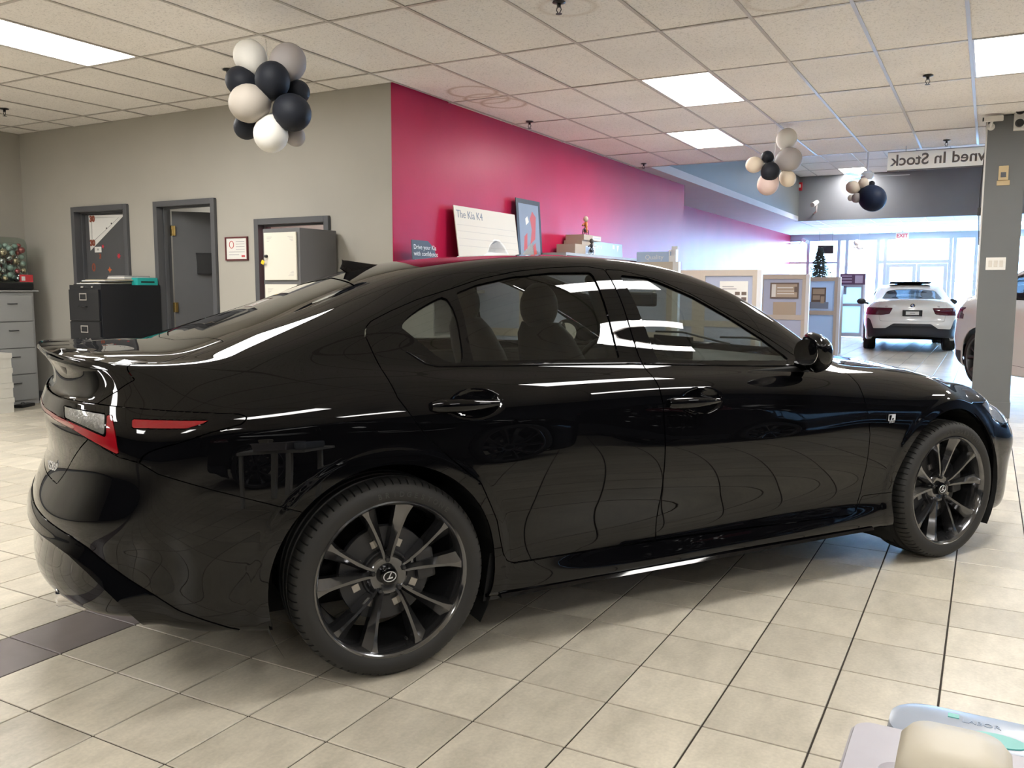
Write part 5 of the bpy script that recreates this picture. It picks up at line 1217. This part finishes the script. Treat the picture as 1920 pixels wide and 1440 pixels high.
t = partition(25.5, 'grey office screen with frosted panes and a dark banner, near the entrance', (M_FROST, M_FROST), 1, .62, -3.0, 1.45, M_ALU)
M_BAN = mat('plum_banner', (.10, .055, .10), .5); M_BAN2 = mat('banner_print', (.42, .36, .44), .6)
t = thing('top_banner', 'dark plum banner with pale print on top of the grey screen', 'banner', (-3.31, 25.5, 1.45)); B((-.33, -.015, 0), (.33, .015, .30), 'board', M_BAN, t)
for k in range(3): B((-.28, -.018, .06+.08*k), (-.02, -.015, .09+.08*k), 'print_line', M_BAN2, t)
B((.06, -.018, .04), (.26, -.015, .25), 'print_block', M_BAN2, t)
def poster(px0, py0, px1, py1, y, name, label, cat, m, fr=None, extra=None):
    a, b = at_y(px0, py0, y), at_y(px1, py1, y); t = thing(name, label, cat, ((a.x+b.x)/2, y, b.z)); w, h_ = (b.x-a.x)/2, a.z-b.z
    if fr:
        q = MB(); q.box((-w, -.016, 0), (-w+.02, 0, h_)).box((w-.02, -.016, 0), (w, 0, h_)).box((-w+.02, -.016, 0), (w-.02, 0, .02)).box((-w+.02, -.016, h_-.02), (w-.02, 0, h_)); q.build('frame', fr, t)
    B((-w+.001, -.008, .001), (w-.001, -.001, h_-.001), 'sheet', m, t)
    for (u0, v0, u1, v1, mm) in (extra or []): B((-w+2*w*u0, -.0105, h_*v0), (-w+2*w*u1, -.009, h_*v1), 'print_block', mm, t)
    return t
M_TAN = mat('tan_print', (.42, .34, .26), .6); M_BRN = mat('brown_print', (.16, .12, .10), .6); M_BLUEP = mat('blue_grey_print', (.22, .27, .36), .6); M_SKYP = mat('pale_blue_print', (.38, .50, .72), .5)
yy = lambda y: y-.013
poster(1350, 527, 1402, 566, yy(10), 'notice_sheet', 'pale notice with small pictures on the beige partition', 'notice', M_PAPER, None, [(.1, .60, .6, .64, M_INK), (.1, .72, .5, .75, M_INK), (.55, .32, .72, .48, M_BRN), (.78, .32, .95, .48, M_BRN), (.78, .05, .95, .22, M_BRN)])
poster(1445, 530, 1497, 560, yy(13), 'framed_picture', 'wide brown-framed picture on the beige partition', 'picture frame', M_TAN, M_BRN, [(.05, .1, .2, .9, M_PAPER), (.25, .65, .8, .72, M_PAPER), (.25, .45, .85, .5, M_PAPER), (.25, .28, .85, .33, M_PAPER), (.85, .4, .97, .75, M_BRN)])
poster(1450, 566, 1492, 592, yy(13), 'leaflet_sheet', 'plain buff sheet below the framed picture on the partition', 'notice', M_TAN)
poster(1522, 539, 1548, 572, yy(16), 'dark_poster', 'brown poster on the frosted partition pane', 'poster', M_BRN, None, [(.1, .62, .9, .92, M_TAN), (.1, .3, .6, .55, M_TAN), (.65, .1, .9, .5, M_TAN)])
poster(1518, 566, 1553, 579, yy(16)-.003+.002, 'grey_leaflet', 'grey leaflet tucked beneath the brown poster', 'leaflet', M_BLUEP)
poster(1580, 536, 1587, 552, 25.48, 'small_notice', 'small grey notice on the office screen\'s frosted pane', 'notice', M_BLUEP)
# letter card and organiser on the first partition's top
def card(p0, w, h_, name, label, m, txt=None, tm=None, size=.1, ang=0.0, lean=.0, cut=0.0, extra=None, axis='y'):
    """upright board on a ledge; local x runs along the board"""
    t = thing(name, label, 'poster', p0, ang); M = Matrix.Rotation(-lean, 4, 'X')
    poly = [(0, 0), (w, 0), (w, h_), (0, h_)] if not cut else [(0, 0), (w*1.45, 0), (w*1.0-.0, h_*.86), (w*.72, h_), (0, h_)]
    MB().prism(poly, -.004, .004, M@frame4((1, 0, 0), (0, 0, 1), (0, 0, 0))).build('board', m, t)
    for k, (s_, u, v_, sz, mm) in enumerate(txt or []):
        for wd, ox in word_offsets(s_, sz): text(wd, sz, M@frame4((1, 0, 0), (0, 0, 1), (u*w+ox, -.0055, v_*h_)), 'lettering', mm, t, .0006, 'LEFT')
    for (poly2, mm, nm) in (extra or []): MB().prism(poly2, .004, .0048, M@frame4((1, 0, 0), (0, 0, 1), (0, 0, 0))).build(nm, mm, t)
    return t
M_WTXT = mat('white_lettering', (.75, .76, .80), .5)
card((-2.64, 6.99, PH), .30, .085, 'quality_card', 'pale blue card with white writing on the first partition\'s top', M_SKYP, [('Quality', .25, .45, .055, M_WTXT)], lean=.02)
t = thing('desk_organiser', 'narrow white holder on the first partition\'s end', 'holder', (PEND-.03, 7.0, PH)); q = MB(); q.box((-.03, -.03, 0), (.03, .03, .006)).box((-.03, -.03, .006), (-.026, .03, .10)).box((.026, -.03, .006), (.03, .03, .10)).box((-.026, .026, .006), (.026, .03, .13)).box((-.026, -.03, .006), (.026, -.026, .05)); q.build('tray', M_PCAP, t)
# ---------------------------------------------------------------- ledge furniture before the red wall, posters and toys on it
M_LAM = mat('grey_laminate', (.30, .29, .28), .5, noise=(8, .06))
def shelf_unit(y0, y1, H, label, n):
    t = thing('bookcase', label, 'bookcase', (WX+.20, (y0+y1)/2, 0)); L = (y1-y0)/2
    B((-.18, -L, H-.03), (.18, L, H), 'top_board', M_LAM, t); B((-.18, -L, 0), (.18, -L+.02, H-.03), 'side_board', M_LAM, t); B((-.18, L-.02, 0), (.18, L, H-.03), 'side_board', M_LAM, t); B((-.18, -L+.02, .0), (-.17, L-.02, H-.03), 'back_board', M_LAM, t)
    for k in range(n): B((-.17, -L+.02, .08+k*(H-.1)/n), (.17, L-.02, .10+k*(H-.1)/n), 'shelf', M_LAM, t)
shelf_unit(6.12, 8.72, 1.28, 'low grey laminate bookcase under the car poster', 3); shelf_unit(8.76, 11.1, 1.70, 'taller grey laminate bookcase with boxed toys on top', 4)
RA = PI/2     # boards along the wall: local x -> +y, face towards +x
def wcard(y0, z0, *a, **k): return card((WX+.15, y0, z0), *a, ang=RA, **k)
M_POST = mat('cream_poster', (.62, .58, .50), .45); M_CARB = mat('slate_blue_print', (.18, .22, .28), .5); M_LINE = mat('poster_line', (.50, .47, .43), .6); M_STEEL = mat('steel_photo_print', (.055, .065, .085), .4)
bodyp = [(.32, .02), (.32, .14), (.40, .20), (.52, .235), (.60, .33), (.70, .385), (.80, .385), (.90, .33), (.98, .235), (1.06, .20), (1.12, .13), (1.12, .02)]
glassp = [(.55, .25), (.62, .325), (.71, .37), (.80, .37), (.88, .32), (.95, .245)]
lines = [([(.03, z), (1.17, z), (1.17, z+.004), (.03, z+.004)], M_LINE, 'plank_line') for z in (.42, .49, .56, .62)]
bodyp = [(a, b+.13) for a, b in bodyp]; glassp = [(a, b+.13) for a, b in glassp]
card((WX+.17, 6.93, 1.28), 1.20, .80, 'car_poster', 'cream car poster reading The Kia K4 leaning on the red wall', M_POST, [('The Kia K4', .03, .90, .105, M_CARB)], ang=RA, lean=.13, extra=lines+[(bodyp, M_PAPER, 'printed_car'), (glassp, M_CARB, 'printed_glass')])
t = card((WX+.13, 8.16, 1.28), .56, .98, 'framed_artwork', 'tall black-framed artwork of red and white shapes beside the car poster', M_BLACK, ang=RA, lean=.07, extra=[([(.05, .05), (.51, .05), (.51, .93), (.05, .93)], M_BLUEP, 'print'), ([(.05, .05), (.51, .05), (.51, .40), (.30, .52), (.05, .36)], M_PAPER, 'print_foreground')])
M_ = Matrix.Rotation(-.07, 4, 'X')@frame4((1, 0, 0), (0, 0, 1), (0, 0, 0)); M_REDP = mat('red_paint_print', (.45, .06, .05), .5)
for k, poly in enumerate(([(.28, .50), (.40, .56), (.44, .80), (.36, .86), (.30, .78), (.33, .66)], [(.12, .42), (.20, .45), (.22, .62), (.15, .58)], [(.20, .70), (.27, .74), (.24, .80), (.19, .77)], [(.36, .36), (.42, .40), (.40, .52), (.34, .48)])): MB().prism(poly, .0048, .0055, M_).build('brush_mark', M_REDP if k != 2 else M_PAPER, t)
card((WX+.17, 6.14, 1.28), .34, .43, 'slogan_card', 'dark card with cut corner reading Drive your Kia with confidence', M_STEEL, [('Drive your Kia', .06, .86, .058, M_WTXT), ('with confidence', .06, .73, .058, M_WTXT)], ang=RA, lean=.05, cut=1)
card((WX+.16, 9.86, 1.70), 1.14, .19, 'blue_banner', 'pale blue board with faint white writing beside the boxed toys', M_SKYP, [('The Central', .06, .68, .075, M_WTXT)], ang=RA, lean=.05, extra=[([(.80, .12), (.86, .12), (.86, .17), (.80, .17)], M_WTXT, 'print_mark'), ([(.96, .08), (1.02, .17), (.94, .17)], M_WTXT, 'print_mark')])
M_KRAFT = mat('kraft_carton', (.38, .32, .26), .7); M_CWIN = mat('box_window_print', (.30, .28, .27), .4)
def carton(y0, y1, z0, z1, label, x0=.06, win=True):
    t = thing('toy_box', label, 'box', (WX+x0+.12, (y0+y1)/2, z0)); L = (y1-y0)/2; h_ = z1-z0
    MB().rbox((-.12, -L, 0), (.12, L, h_), .003).build('carton', M_KRAFT, t)
    if win: B((.1195, .0, .012), (.1215, L-.02, h_-.012), 'window_frame', M_PCAP, t); B((.1212, .02, .024), (.1222, L-.04, h_-.024), 'window', M_CWIN, t)
carton(9.17, 9.76, 1.70, 1.815, 'kraft toy box standing on the taller bookcase'); carton(9.45, 9.80, 1.815, 1.875, 'plain flat carton on the kraft toy box', .02, False); carton(9.46, 9.98, 1.875, 1.94, 'kraft toy box on top of the flat carton, under the bicycle toy', .04)
def toy(p, label, s_=1.0, col=(.60, .22, .04), head=(.55, .46, .36)):
    t = thing('toy_cyclist', label, 'toy', p, RA); A = mat('toy_'+str(round(p[1]*100)), col, .4); H_ = mat('toy_head_'+str(round(p[1]*100)), head, .5)
    for xx in (-.055, .06):
        q = MB(); q.tube([(xx*s_+.04*s_*math.cos(u), 0, .042*s_+.04*s_*math.sin(u)) for u in np.linspace(0, 2*PI, 21)[:-1]], .0055*s_, 6, closed=True)
        for u in range(4): q.tube([(xx*s_, 0, .042*s_), (xx*s_+.04*s_*math.cos(u*PI/2), 0, .042*s_+.04*s_*math.sin(u*PI/2))], .002*s_, 4)
        q.build('wheel', M_BLACK, t, True)
    q = MB(); q.tube([(-.055*s_, 0, .042*s_), (-.02*s_, 0, .10*s_), (.04*s_, 0, .105*s_), (.06*s_, 0, .042*s_)], .006*s_, 6); q.tube([(-.02*s_, 0, .10*s_), (.005*s_, 0, .045*s_), (.04*s_, 0, .105*s_)], .006*s_, 6); q.tube([(-.045*s_, -.03*s_, .125*s_), (-.045*s_, .03*s_, .125*s_)], .004*s_, 6); q.build('frame', M_DARKM, t, True)
    q = MB(); q.ell((.015*s_, 0, .145*s_), (.028*s_, .024*s_, .042*s_), 12, 8); q.tube([(.0, .018*s_, .165*s_), (-.045*s_, .03*s_, .128*s_)], .008*s_, 6); q.tube([(.0, -.018*s_, .165*s_), (-.045*s_, -.03*s_, .128*s_)], .008*s_, 6); q.tube([(.02*s_, .012*s_, .11*s_), (-.01*s_, .02*s_, .08*s_), (.005*s_, .02*s_, .04*s_)], .009*s_, 6); q.tube([(.02*s_, -.012*s_, .11*s_), (-.005*s_, -.02*s_, .075*s_), (.01*s_, -.02*s_, .04*s_)], .009*s_, 6); q.build('rider', A, t, True)
    q = MB(); q.ell((.008*s_, 0, .218*s_), (.036*s_, .034*s_, .040*s_), 14, 10); q.build('head', H_, t, True)
toy((WX+.20, 9.68, 1.94), 'small orange toy rider with a pale round head on a toy bicycle', .90); toy((WX+.35, 9.52, 1.70), 'small black and white toy rider on a toy bicycle before the box', .74, (.04, .04, .045), (.05, .05, .05))
# ---------------------------------------------------------------- table-top Christmas tree on a cupboard behind the partitions
p = at_y(1536, 518, 18.6)
t = thing('storage_cupboard', 'plain beige cupboard behind the partitions, under the Christmas tree', 'cupboard', (p.x, 18.6, 0)); B((-.45, -.22, 0), (.45, .22, 1.38), 'carcass', M_PFR, t)
for s_ in (-1, 1): d = B((min(0, s_*.44)+.005, -.236, .04), (max(0, s_*.44)-.005, -.22, 1.35), 'door', M_PFR, t); B((s_*.05-.01, -.25, .65), (s_*.05+.01, -.236, .78), 'handle', M_CHROME, d)
t = thing('christmas_tree', 'small frosted green Christmas tree on the beige cupboard', 'christmas tree', (p.x, 18.6, 1.38)); HT = at_y(1536, 466, 18.6).z-1.38
M_FIR = mat('fir_needles', (.16, .21, .20), .6, noise=(40, .5)); M_TRUNK = mat('tree_trunk', (.08, .05, .03), .8)
q = MB(); q.tube([(0, 0, .05), (0, 0, HT*.95)], [.018, .004], 8); q.build('trunk', M_TRUNK, t); q = MB(); q.lathe([(0, .06), (.07, .06), (.09, 0), (0, 0)], 16); q.build('stand', M_DARKM, t)
q = MB(); rg = random.Random(5)
for k in range(260):
    u = k/260; z = .12+(HT-.14)*u; R = (.30*(1-u)+.03)*rg.uniform(.8, 1.1); a = k*2.399+rg.uniform(-.2, .2); c_, s_ = math.cos(a), math.sin(a); dr = -.25*R
    p0 = Vector((0, 0, z+.03)); p1 = Vector((R*c_, R*s_, z+dr+.05)); side = Vector((-s_, c_, 0))
    for j in range(5):
        m0 = p0.lerp(p1, .25+.15*j); ln = .05*(1.2-.12*j); 
        for sg in (-1, 1):
            tip = m0+side*sg*ln*.8+Vector((c_, s_, .1))*ln*.6; n = len(q.v); q.v += [tuple(m0-Vector((0, 0, .008))), tuple(m0+Vector((0, 0, .008))), tuple(tip), tuple(m0+Vector((c_, s_, 0))*.02)]; q.f += [(n, n+1, n+2), (n+1, n+3, n+2), (n, n+2, n+3)]
o = q.build('foliage', M_FIR, t); o['kind'] = 'stuff'
gl = None
for k in range(26):
    u = rg.random(); z = .12+(HT-.16)*u; R = .28*(1-u)+.012; a = rg.random()*6.28
    if gl is None: qq = MB(); qq.ell((0, 0, 0), (.014, .014, .014), 8, 6); o = qq.build('glass_ball', M_BAUB[3], t, True); gl = o.data
    else: o = link(gl, 'glass_ball', None, t)
    o.location = (R*math.cos(a), R*math.sin(a), z)
# ---------------------------------------------------------------- two white cars further back
M_WPAINT = mat('white_car_paint', (.72, .70, .66), .25, coat=1.0, coat_rough=.03); M_WGLASS = sheet_glass('dark_privacy_glass', (.16, .17, .18)); M_DIFF = mat('matt_black_diffuser', (.018, .020, .026), .5); M_SMOKE = mat('smoked_red_lamp', (.075, .010, .018), .08, coat=1.0); M_GREYW = mat('graphite_wheel', (.10, .10, .105), .28, metal=.8)
def white_car(name, label, loc, ang, zs=1.0, ss=1.0, wr=1.0, suv=False, M_WPAINT=M_WPAINT):
    car2 = thing(name, label, 'car', loc, ang)
    G, U, V = surf(net(SED), dense([(0, .004), (.2, .008), (1, 0)]), dense([(0, .008), (1, 0)]))
    G = G.copy(); G[..., 1] *= ss; G[..., 2] = .22+(G[..., 2]-.22)*zs
    n = grid_normals(G); h = Shell(G, n); rest = h.all; Z_ = lambda z: .22+(z-.22)*zs
    cz = WZ*wr
    for cx in (-.01, 2.805): _, rest = h.cut(rest, lambda X, S, Z: np.where(S > .5, np.hypot(X-cx, Z-cz)-.385*wr, 1))
    sc = lambda poly: [(x, Z_(z)) for x, z in poly]
    ws, rest = h.cut(rest, lambda X, S, Z: np.where(Z > Z_(.8), sdf([(1.25, -1), (1.25, 0), (1.19, .50), (1.3, .545), (1.6, .585), (1.9, .625), (2.08, .65), (2.15, .64), (2.21, .4), (2.25, 0), (2.25, -1)], X, S/ss), 1))
    bl, rest = h.cut(rest, lambda X, S, Z: np.where(Z > Z_(.9), sdf([(.05, -1), (.05, 0), (.01, .44), (-.05, .50), (-.2, .535), (-.42, .585), (-.50, .55), (-.545, .25), (-.56, 0), (-.56, -1)], X, S/ss), 1))
    panel_obj(h, ws, 'windshield', M_WGLASS, car2, gap=.004, lip=0, off=-.003, both=True); panel_obj(h, bl, 'rear_window', M_WGLASS, car2, gap=.004, lip=0, off=-.002, both=True)
    RGp = sc([(.06, 1.14), (.20, 1.24), (.40, 1.30), (.60, 1.335), (.90, 1.35), (.97, 1.03), (.20, 1.04)]); FGp = sc([(1.045, 1.343), (1.173, 1.334), (1.391, 1.256), (1.734, 1.073), (1.85, .99), (1.12, 1.015)])
    RDp = sc([(-.02, 1.10), (.10, .80), (.36, .55), (.42, .33), (1.09, .31), (1.10, .7), (1.06, 1.0), (.984, 1.366), (.6, 1.355), (.2, 1.255)]); FDq = sc([(1.09, .31), (1.10, .7), (1.06, 1.0), (.984, 1.366), (1.231, 1.33), (1.609, 1.163), (1.94, .985), (2.15, .94), (2.23, .5), (2.17, .30)])
    sd = lambda poly: (lambda X, S, Z: np.where(S > .3, sdf(poly, X, Z), 1))
    rd, rest = h.cut(rest, sd(RDp)); fd, rest = h.cut(rest, sd(FDq)); rg, rd = h.cut(rd, sd(RGp)); fg, fd = h.cut(fd, sd(FGp))
    # rear lamps and diffuser, outlined in (lateral, height)
    LP = [(.44, .80), (.60, .775), (1.2, .775), (1.2, .93), (.72, .93), (.38, .925)] if not suv else [(.55, .84), (.8, .80), (1.2, .79), (1.2, .93), (.5, .94)]
    lp, rest = h.cut(rest, lambda X, S, Z: np.where(X < (-.52 if not suv else -.42), sdf([(a*ss, Z_(b)) for a, b in LP], S, Z), 1))
    DP = [(-1, .60), (.36, .60), (.50, .50), (.74, .49), (.80, .66), (.835, .70), (1.2, .70), (1.2, .1), (-1, .1)] if not suv else [(-1, .50), (.5, .50), (.7, .42), (1.2, .40), (1.2, .1), (-1, .1)]
    df, rest = h.cut(rest, lambda X, S, Z: np.where(X < (-.66 if not suv else -.45), sdf([(a*ss, Z_(b)) for a, b in DP], S, Z), 1))
    lidp = lambda X, S, Z: np.maximum(np.maximum(S-np.interp(Z, [Z_(.62), Z_(.66), Z_(.95), Z_(1.1)], [.52, .62, .66, .60]), Z_(.645)-Z), X+.56)
    lid, rest = h.cut(rest, lidp)
    panel_obj(h, df, 'rear_diffuser', M_DIFF, car2, gap=.001, lip=.02, off=-.008, both=True); panel_obj(h, lid, 'trunk_lid', M_WPAINT, car2, gap=.004, lip=.02, both=True)
    for sg in (1, -1):
        d = panel_obj(h, rd, 'rear_door', M_WPAINT, car2, side=sg, gap=.003, lip=.015); panel_obj(h, rg, 'door_glass', M_WGLASS, d, side=sg, gap=0, lip=0, off=-.005)
        d2_ = panel_obj(h, fd, 'front_door', M_WPAINT, car2, side=sg, gap=.003, lip=.015); panel_obj(h, fg, 'door_glass', M_WGLASS, d2_, side=sg, gap=0, lip=0, off=-.005)
        panel_obj(h, lp, 'tail_lamp', M_SMOKE, car2, side=sg, gap=.001, lip=.012, off=.004)
        for dd, x0, zz in ((d, .18, .90), (d2_, 1.18, .87)): q = MB(); q.rbox((x0, -sg*.935*ss-.012, Z_(zz)), (x0+.22, -sg*.935*ss+.012, Z_(zz)+.03), .01); q.build('door_handle', M_BLACK if suv else M_WPAINT, dd)
        q = MB(); q.ell((1.86, -sg*.99*ss, Z_(1.03)), (.06, .11, .07*zs), 14, 10); q.tube([(1.9, -sg*.80*ss, Z_(.97)), (1.88, -sg*.92*ss, Z_(1.0))], .025, 8); q.build('side_mirror', M_BLACK, car2, True)
    panel_obj(h, rest, 'body_shell', M_WPAINT, car2, gap=.001, lip=.012, both=True)
    q = MB(); q.box((.42, -.78, .20), (2.36, .78, .26)).box((-.85, -.5, .34), (-.40, .5, .42)).box((-.4, -.42, .26), (.42, .42, .34)); q.build('underbody', M_UNDER, car2)
    # wheels: tyre plus ten-spoke rim
    w0 = None
    for x, sg in ((RAX, 1), (FAX, 1), (RAX, -1), (FAX, -1)):
        if w0 is None:
            w0 = MB().lathe([(0, -.1), (.1, -.1), (.1, 0), (0, 0)], 20).build('wheel', M_DARKM, car2); wheel_parts(w0, False, .125, M_GREYW, 5, False); o = w0
        else: o = dup(w0, car2)
        o.location = (x, -sg*.79*ss, cz); o.rotation_euler = (PI/2, 0, 0) if sg == 1 else (PI/2, 0, PI); o.scale = (wr, wr, 1)
    # cabin: seats and bench seen through the glass
    for yy in (-.37, .37): seat(car2, 1.07, yy) if not suv else None
    B((-.30, -.70, .30), (2.2, .70, .34), 'cabin_floor', M_CABIN2, car2); q = MB(); q.rbox((-.05, -.62, .45), (.10, .62, Z_(1.05)), .05); q.build('rear_bench', M_CABIN, car2)
    return car2, h, G
bmw, _, GB = white_car('white_sedan', 'white sedan parked with its tail towards the showroom, before the entrance', (-1.50, 20.85, 0), math.radians(97))
def rear_pt(G, s_, z):
    m = G[..., 0] < -.5; d = np.where(m, (G[..., 1]-s_)**2+(G[..., 2]-z)**2, 9); i = np.unravel_index(np.argmin(d), d.shape); return G[i]
x = rear_pt(GB, .1, .80)[0]
pl = MB().rbox((x-.022, -.19, .755), (x+.005, .19, .885), .008).build('plate_frame', M_BLACK, bmw); B((x-.026, -.125, .785), (x-.020, .125, .855), 'plate_card', M_PAPER, bmw); B((x-.028, -.05, .815), (x-.0255, .05, .825), 'plate_print', M_DARKM, bmw)
x = rear_pt(GB, .02, .985)[0]; Mr = frame4((0, -1, 0), (0, 0, 1), (x-.002, 0, .975))
MB().lathe([(0, .006), (.030, .006), (.043, .004), (.045, 0)], 28, Mr).build('roundel', M_BLACK, bmw)
M_RB = mat('roundel_blue', (.03, .12, .40), .3)
for k in range(4): MB().prism([(0, 0)]+[(.027*math.cos(u), .027*math.sin(u)) for u in np.linspace(k*PI/2, (k+1)*PI/2, 7)], .006, .0075, Mr).build('roundel_quadrant', M_RB if k % 2 == 0 else M_PAPER, bmw)
text('xDrive', .035, frame4((0, -1, 0), (0, 0, 1), (rear_pt(GB, .5, .955)[0]-.004, .48, .955)), 'badge_text', M_DARKM, bmw, .001); text('330i', .045, frame4((0, -1, 0), (0, 0, 1), (rear_pt(GB, .5, .955)[0]-.004, -.48, .955)), 'badge_text', M_DARKM, bmw, .001)
q = MB(); q.prism([(-.42, -.28), (.42, -.28), (.42, .30), (-.42, .30)], 0, .014, Matrix.Translation((.62, 0, 1.452))@Matrix.Rotation(.06, 4, 'Y')@Matrix.Rotation(PI/2, 4, 'Z')); q.tube([(.40, -.3, 1.42), (.40, -.3, 1.466)], .006, 6); q.tube([(.40, .3, 1.42), (.40, .3, 1.466)], .006, 6); q.build('sunroof', M_BLACK, bmw)
suv, _, _ = white_car('white_suv', 'white coupe-shaped SUV with graphite wheels standing behind the grey pillar', (.72, 13.84, 0), math.radians(-60), 1.17, 1.03, 1.10, True)

# two unseen black SUVs added to give dark reflections in the sedan's flank
def beside(x, s_): return (CAR_C[0]+x*math.cos(CAR_A)+s_*math.sin(CAR_A), CAR_C[1]+x*math.sin(CAR_A)-s_*math.cos(CAR_A), 0)
white_car('black_suv', 'black SUV parked alongside the black sedan, abreast of its doors', beside(-.3, 5.40), CAR_A, 1.17, 1.03, 1.10, True, M_PAINT)
white_car('black_suv', 'black SUV parked nose to tail ahead of the other black SUV', beside(5.1, 5.40), CAR_A, 1.17, 1.03, 1.10, True, M_PAINT)
# ---------------------------------------------------------------- plastic things on a small stand, bottom right
M_STAND = mat('white_laminate_stand', (.55, .54, .52), .45); M_BIN = mat('pale_lilac_plastic', (.33, .31, .34), .45, noise=(30, .03)); M_CUP = mat('cream_plastic', (.44, .40, .32), .5); M_CLR = mat('icy_translucent_plastic', (.36, .40, .48), .25, trans=.25); M_AQUA = mat('aqua_label', (.05, .30, .27), .4)
t = thing('side_stand', 'small white laminate stand carrying plastic containers', 'stand', (.22, .80, 0)); B((-.26, -.30, .642), (.40, .32, .672), 'top_board', M_STAND, t, .006)
for sx, sy in ((-.22, -.26), (.36, -.26), (-.22, .18), (.36, .18)): B((sx-.02, sy-.02, 0), (sx+.02, sy+.02, .642), 'leg', M_STAND, t)
t = thing('storage_bin', 'pale lilac plastic bin with a stepped lid on the small stand', 'bin', (.062, .862, .69))
q = MB(); v = []
def rring(w, l, r, z, cx=0, cy=0): return [(cx+math.copysign(max(0, w-r), math.cos(u))+r*math.cos(u), cy+math.copysign(max(0, l-r), math.sin(u))+r*math.sin(u), z) for u in (np.arange(32)+.5)*2*PI/32]
def loft(rings, cap=True):
    v = [p for r in rings for p in r]; n = len(rings[0]); f = [(i*n+k, i*n+(k+1) % n, i*n+n+(k+1) % n, i*n+n+k) for i in range(len(rings)-1) for k in range(n)]
    if cap: f += [tuple(range(n))[::-1], tuple((len(rings)-1)*n+k for k in range(n))]
    return v, f
v, f = loft([rring(.150, .135, .02, -.018), rring(.165, .150, .02, .085), rring(.172, .157, .02, .088), rring(.172, .157, .02, .100)]); mesh('body', v, f, M_BIN, t, True, sharp=35)
v, f = loft([rring(.170, .155, .02, .100), rring(.168, .153, .02, .106), rring(.135, .105, .02, .107, 0, -.03), rring(.130, .100, .02, .101, 0, -.03)]); mesh('lid', v, f, M_BIN, t, True, sharp=35)
t = thing('clear_canister', 'icy translucent canister with aqua oval label beside the lilac bin', 'canister', (.135, 1.092, .672), 0)
v, f = loft([rring(.20, .040, .035, 0), rring(.215, .052, .045, .02), rring(.215, .054, .045, .085), rring(.212, .052, .045, .102), rring(.195, .040, .035, .107)]); mesh('body', v, f, M_CLR, t, True, sharp=45)
q = MB(); q.prism([(.031*math.cos(u), .016*math.sin(u)) for u in np.linspace(0, 2*PI, 29)[:-1]], .1065, .1085, Matrix.Translation((-.100, -.018, 0))); q.build('oval_label', M_AQUA, t)
B((-.150, .018, .1068), (-.138, .028, .108), 'label_tab', M_AQUA, t); text('LABOR', .013, Matrix.Translation((-.115, .016, .1072)), 'print', M_BLUEP, t, .0004)
t = thing('cream_tub', 'cream plastic tub with rounded shoulders standing on the lilac bin', 'tub', (-.004, .800, .797))
v, f = loft([rring(.040, .040, .02, 0), rring(.045, .045, .02, .05), rring(.044, .044, .02, .088), rring(.037, .037, .02, .099), rring(.02, .02, .015, .102)]); mesh('body', v, f, M_CUP, t, True, sharp=60); v, f = loft([rring(.0445, .0445, .02, .060), rring(.0465, .0465, .02, .062), rring(.0465, .0465, .02, .066), rring(.0445, .0445, .02, .068)], False); mesh('grip_band', v, f, M_CUP, t, True, sharp=50)
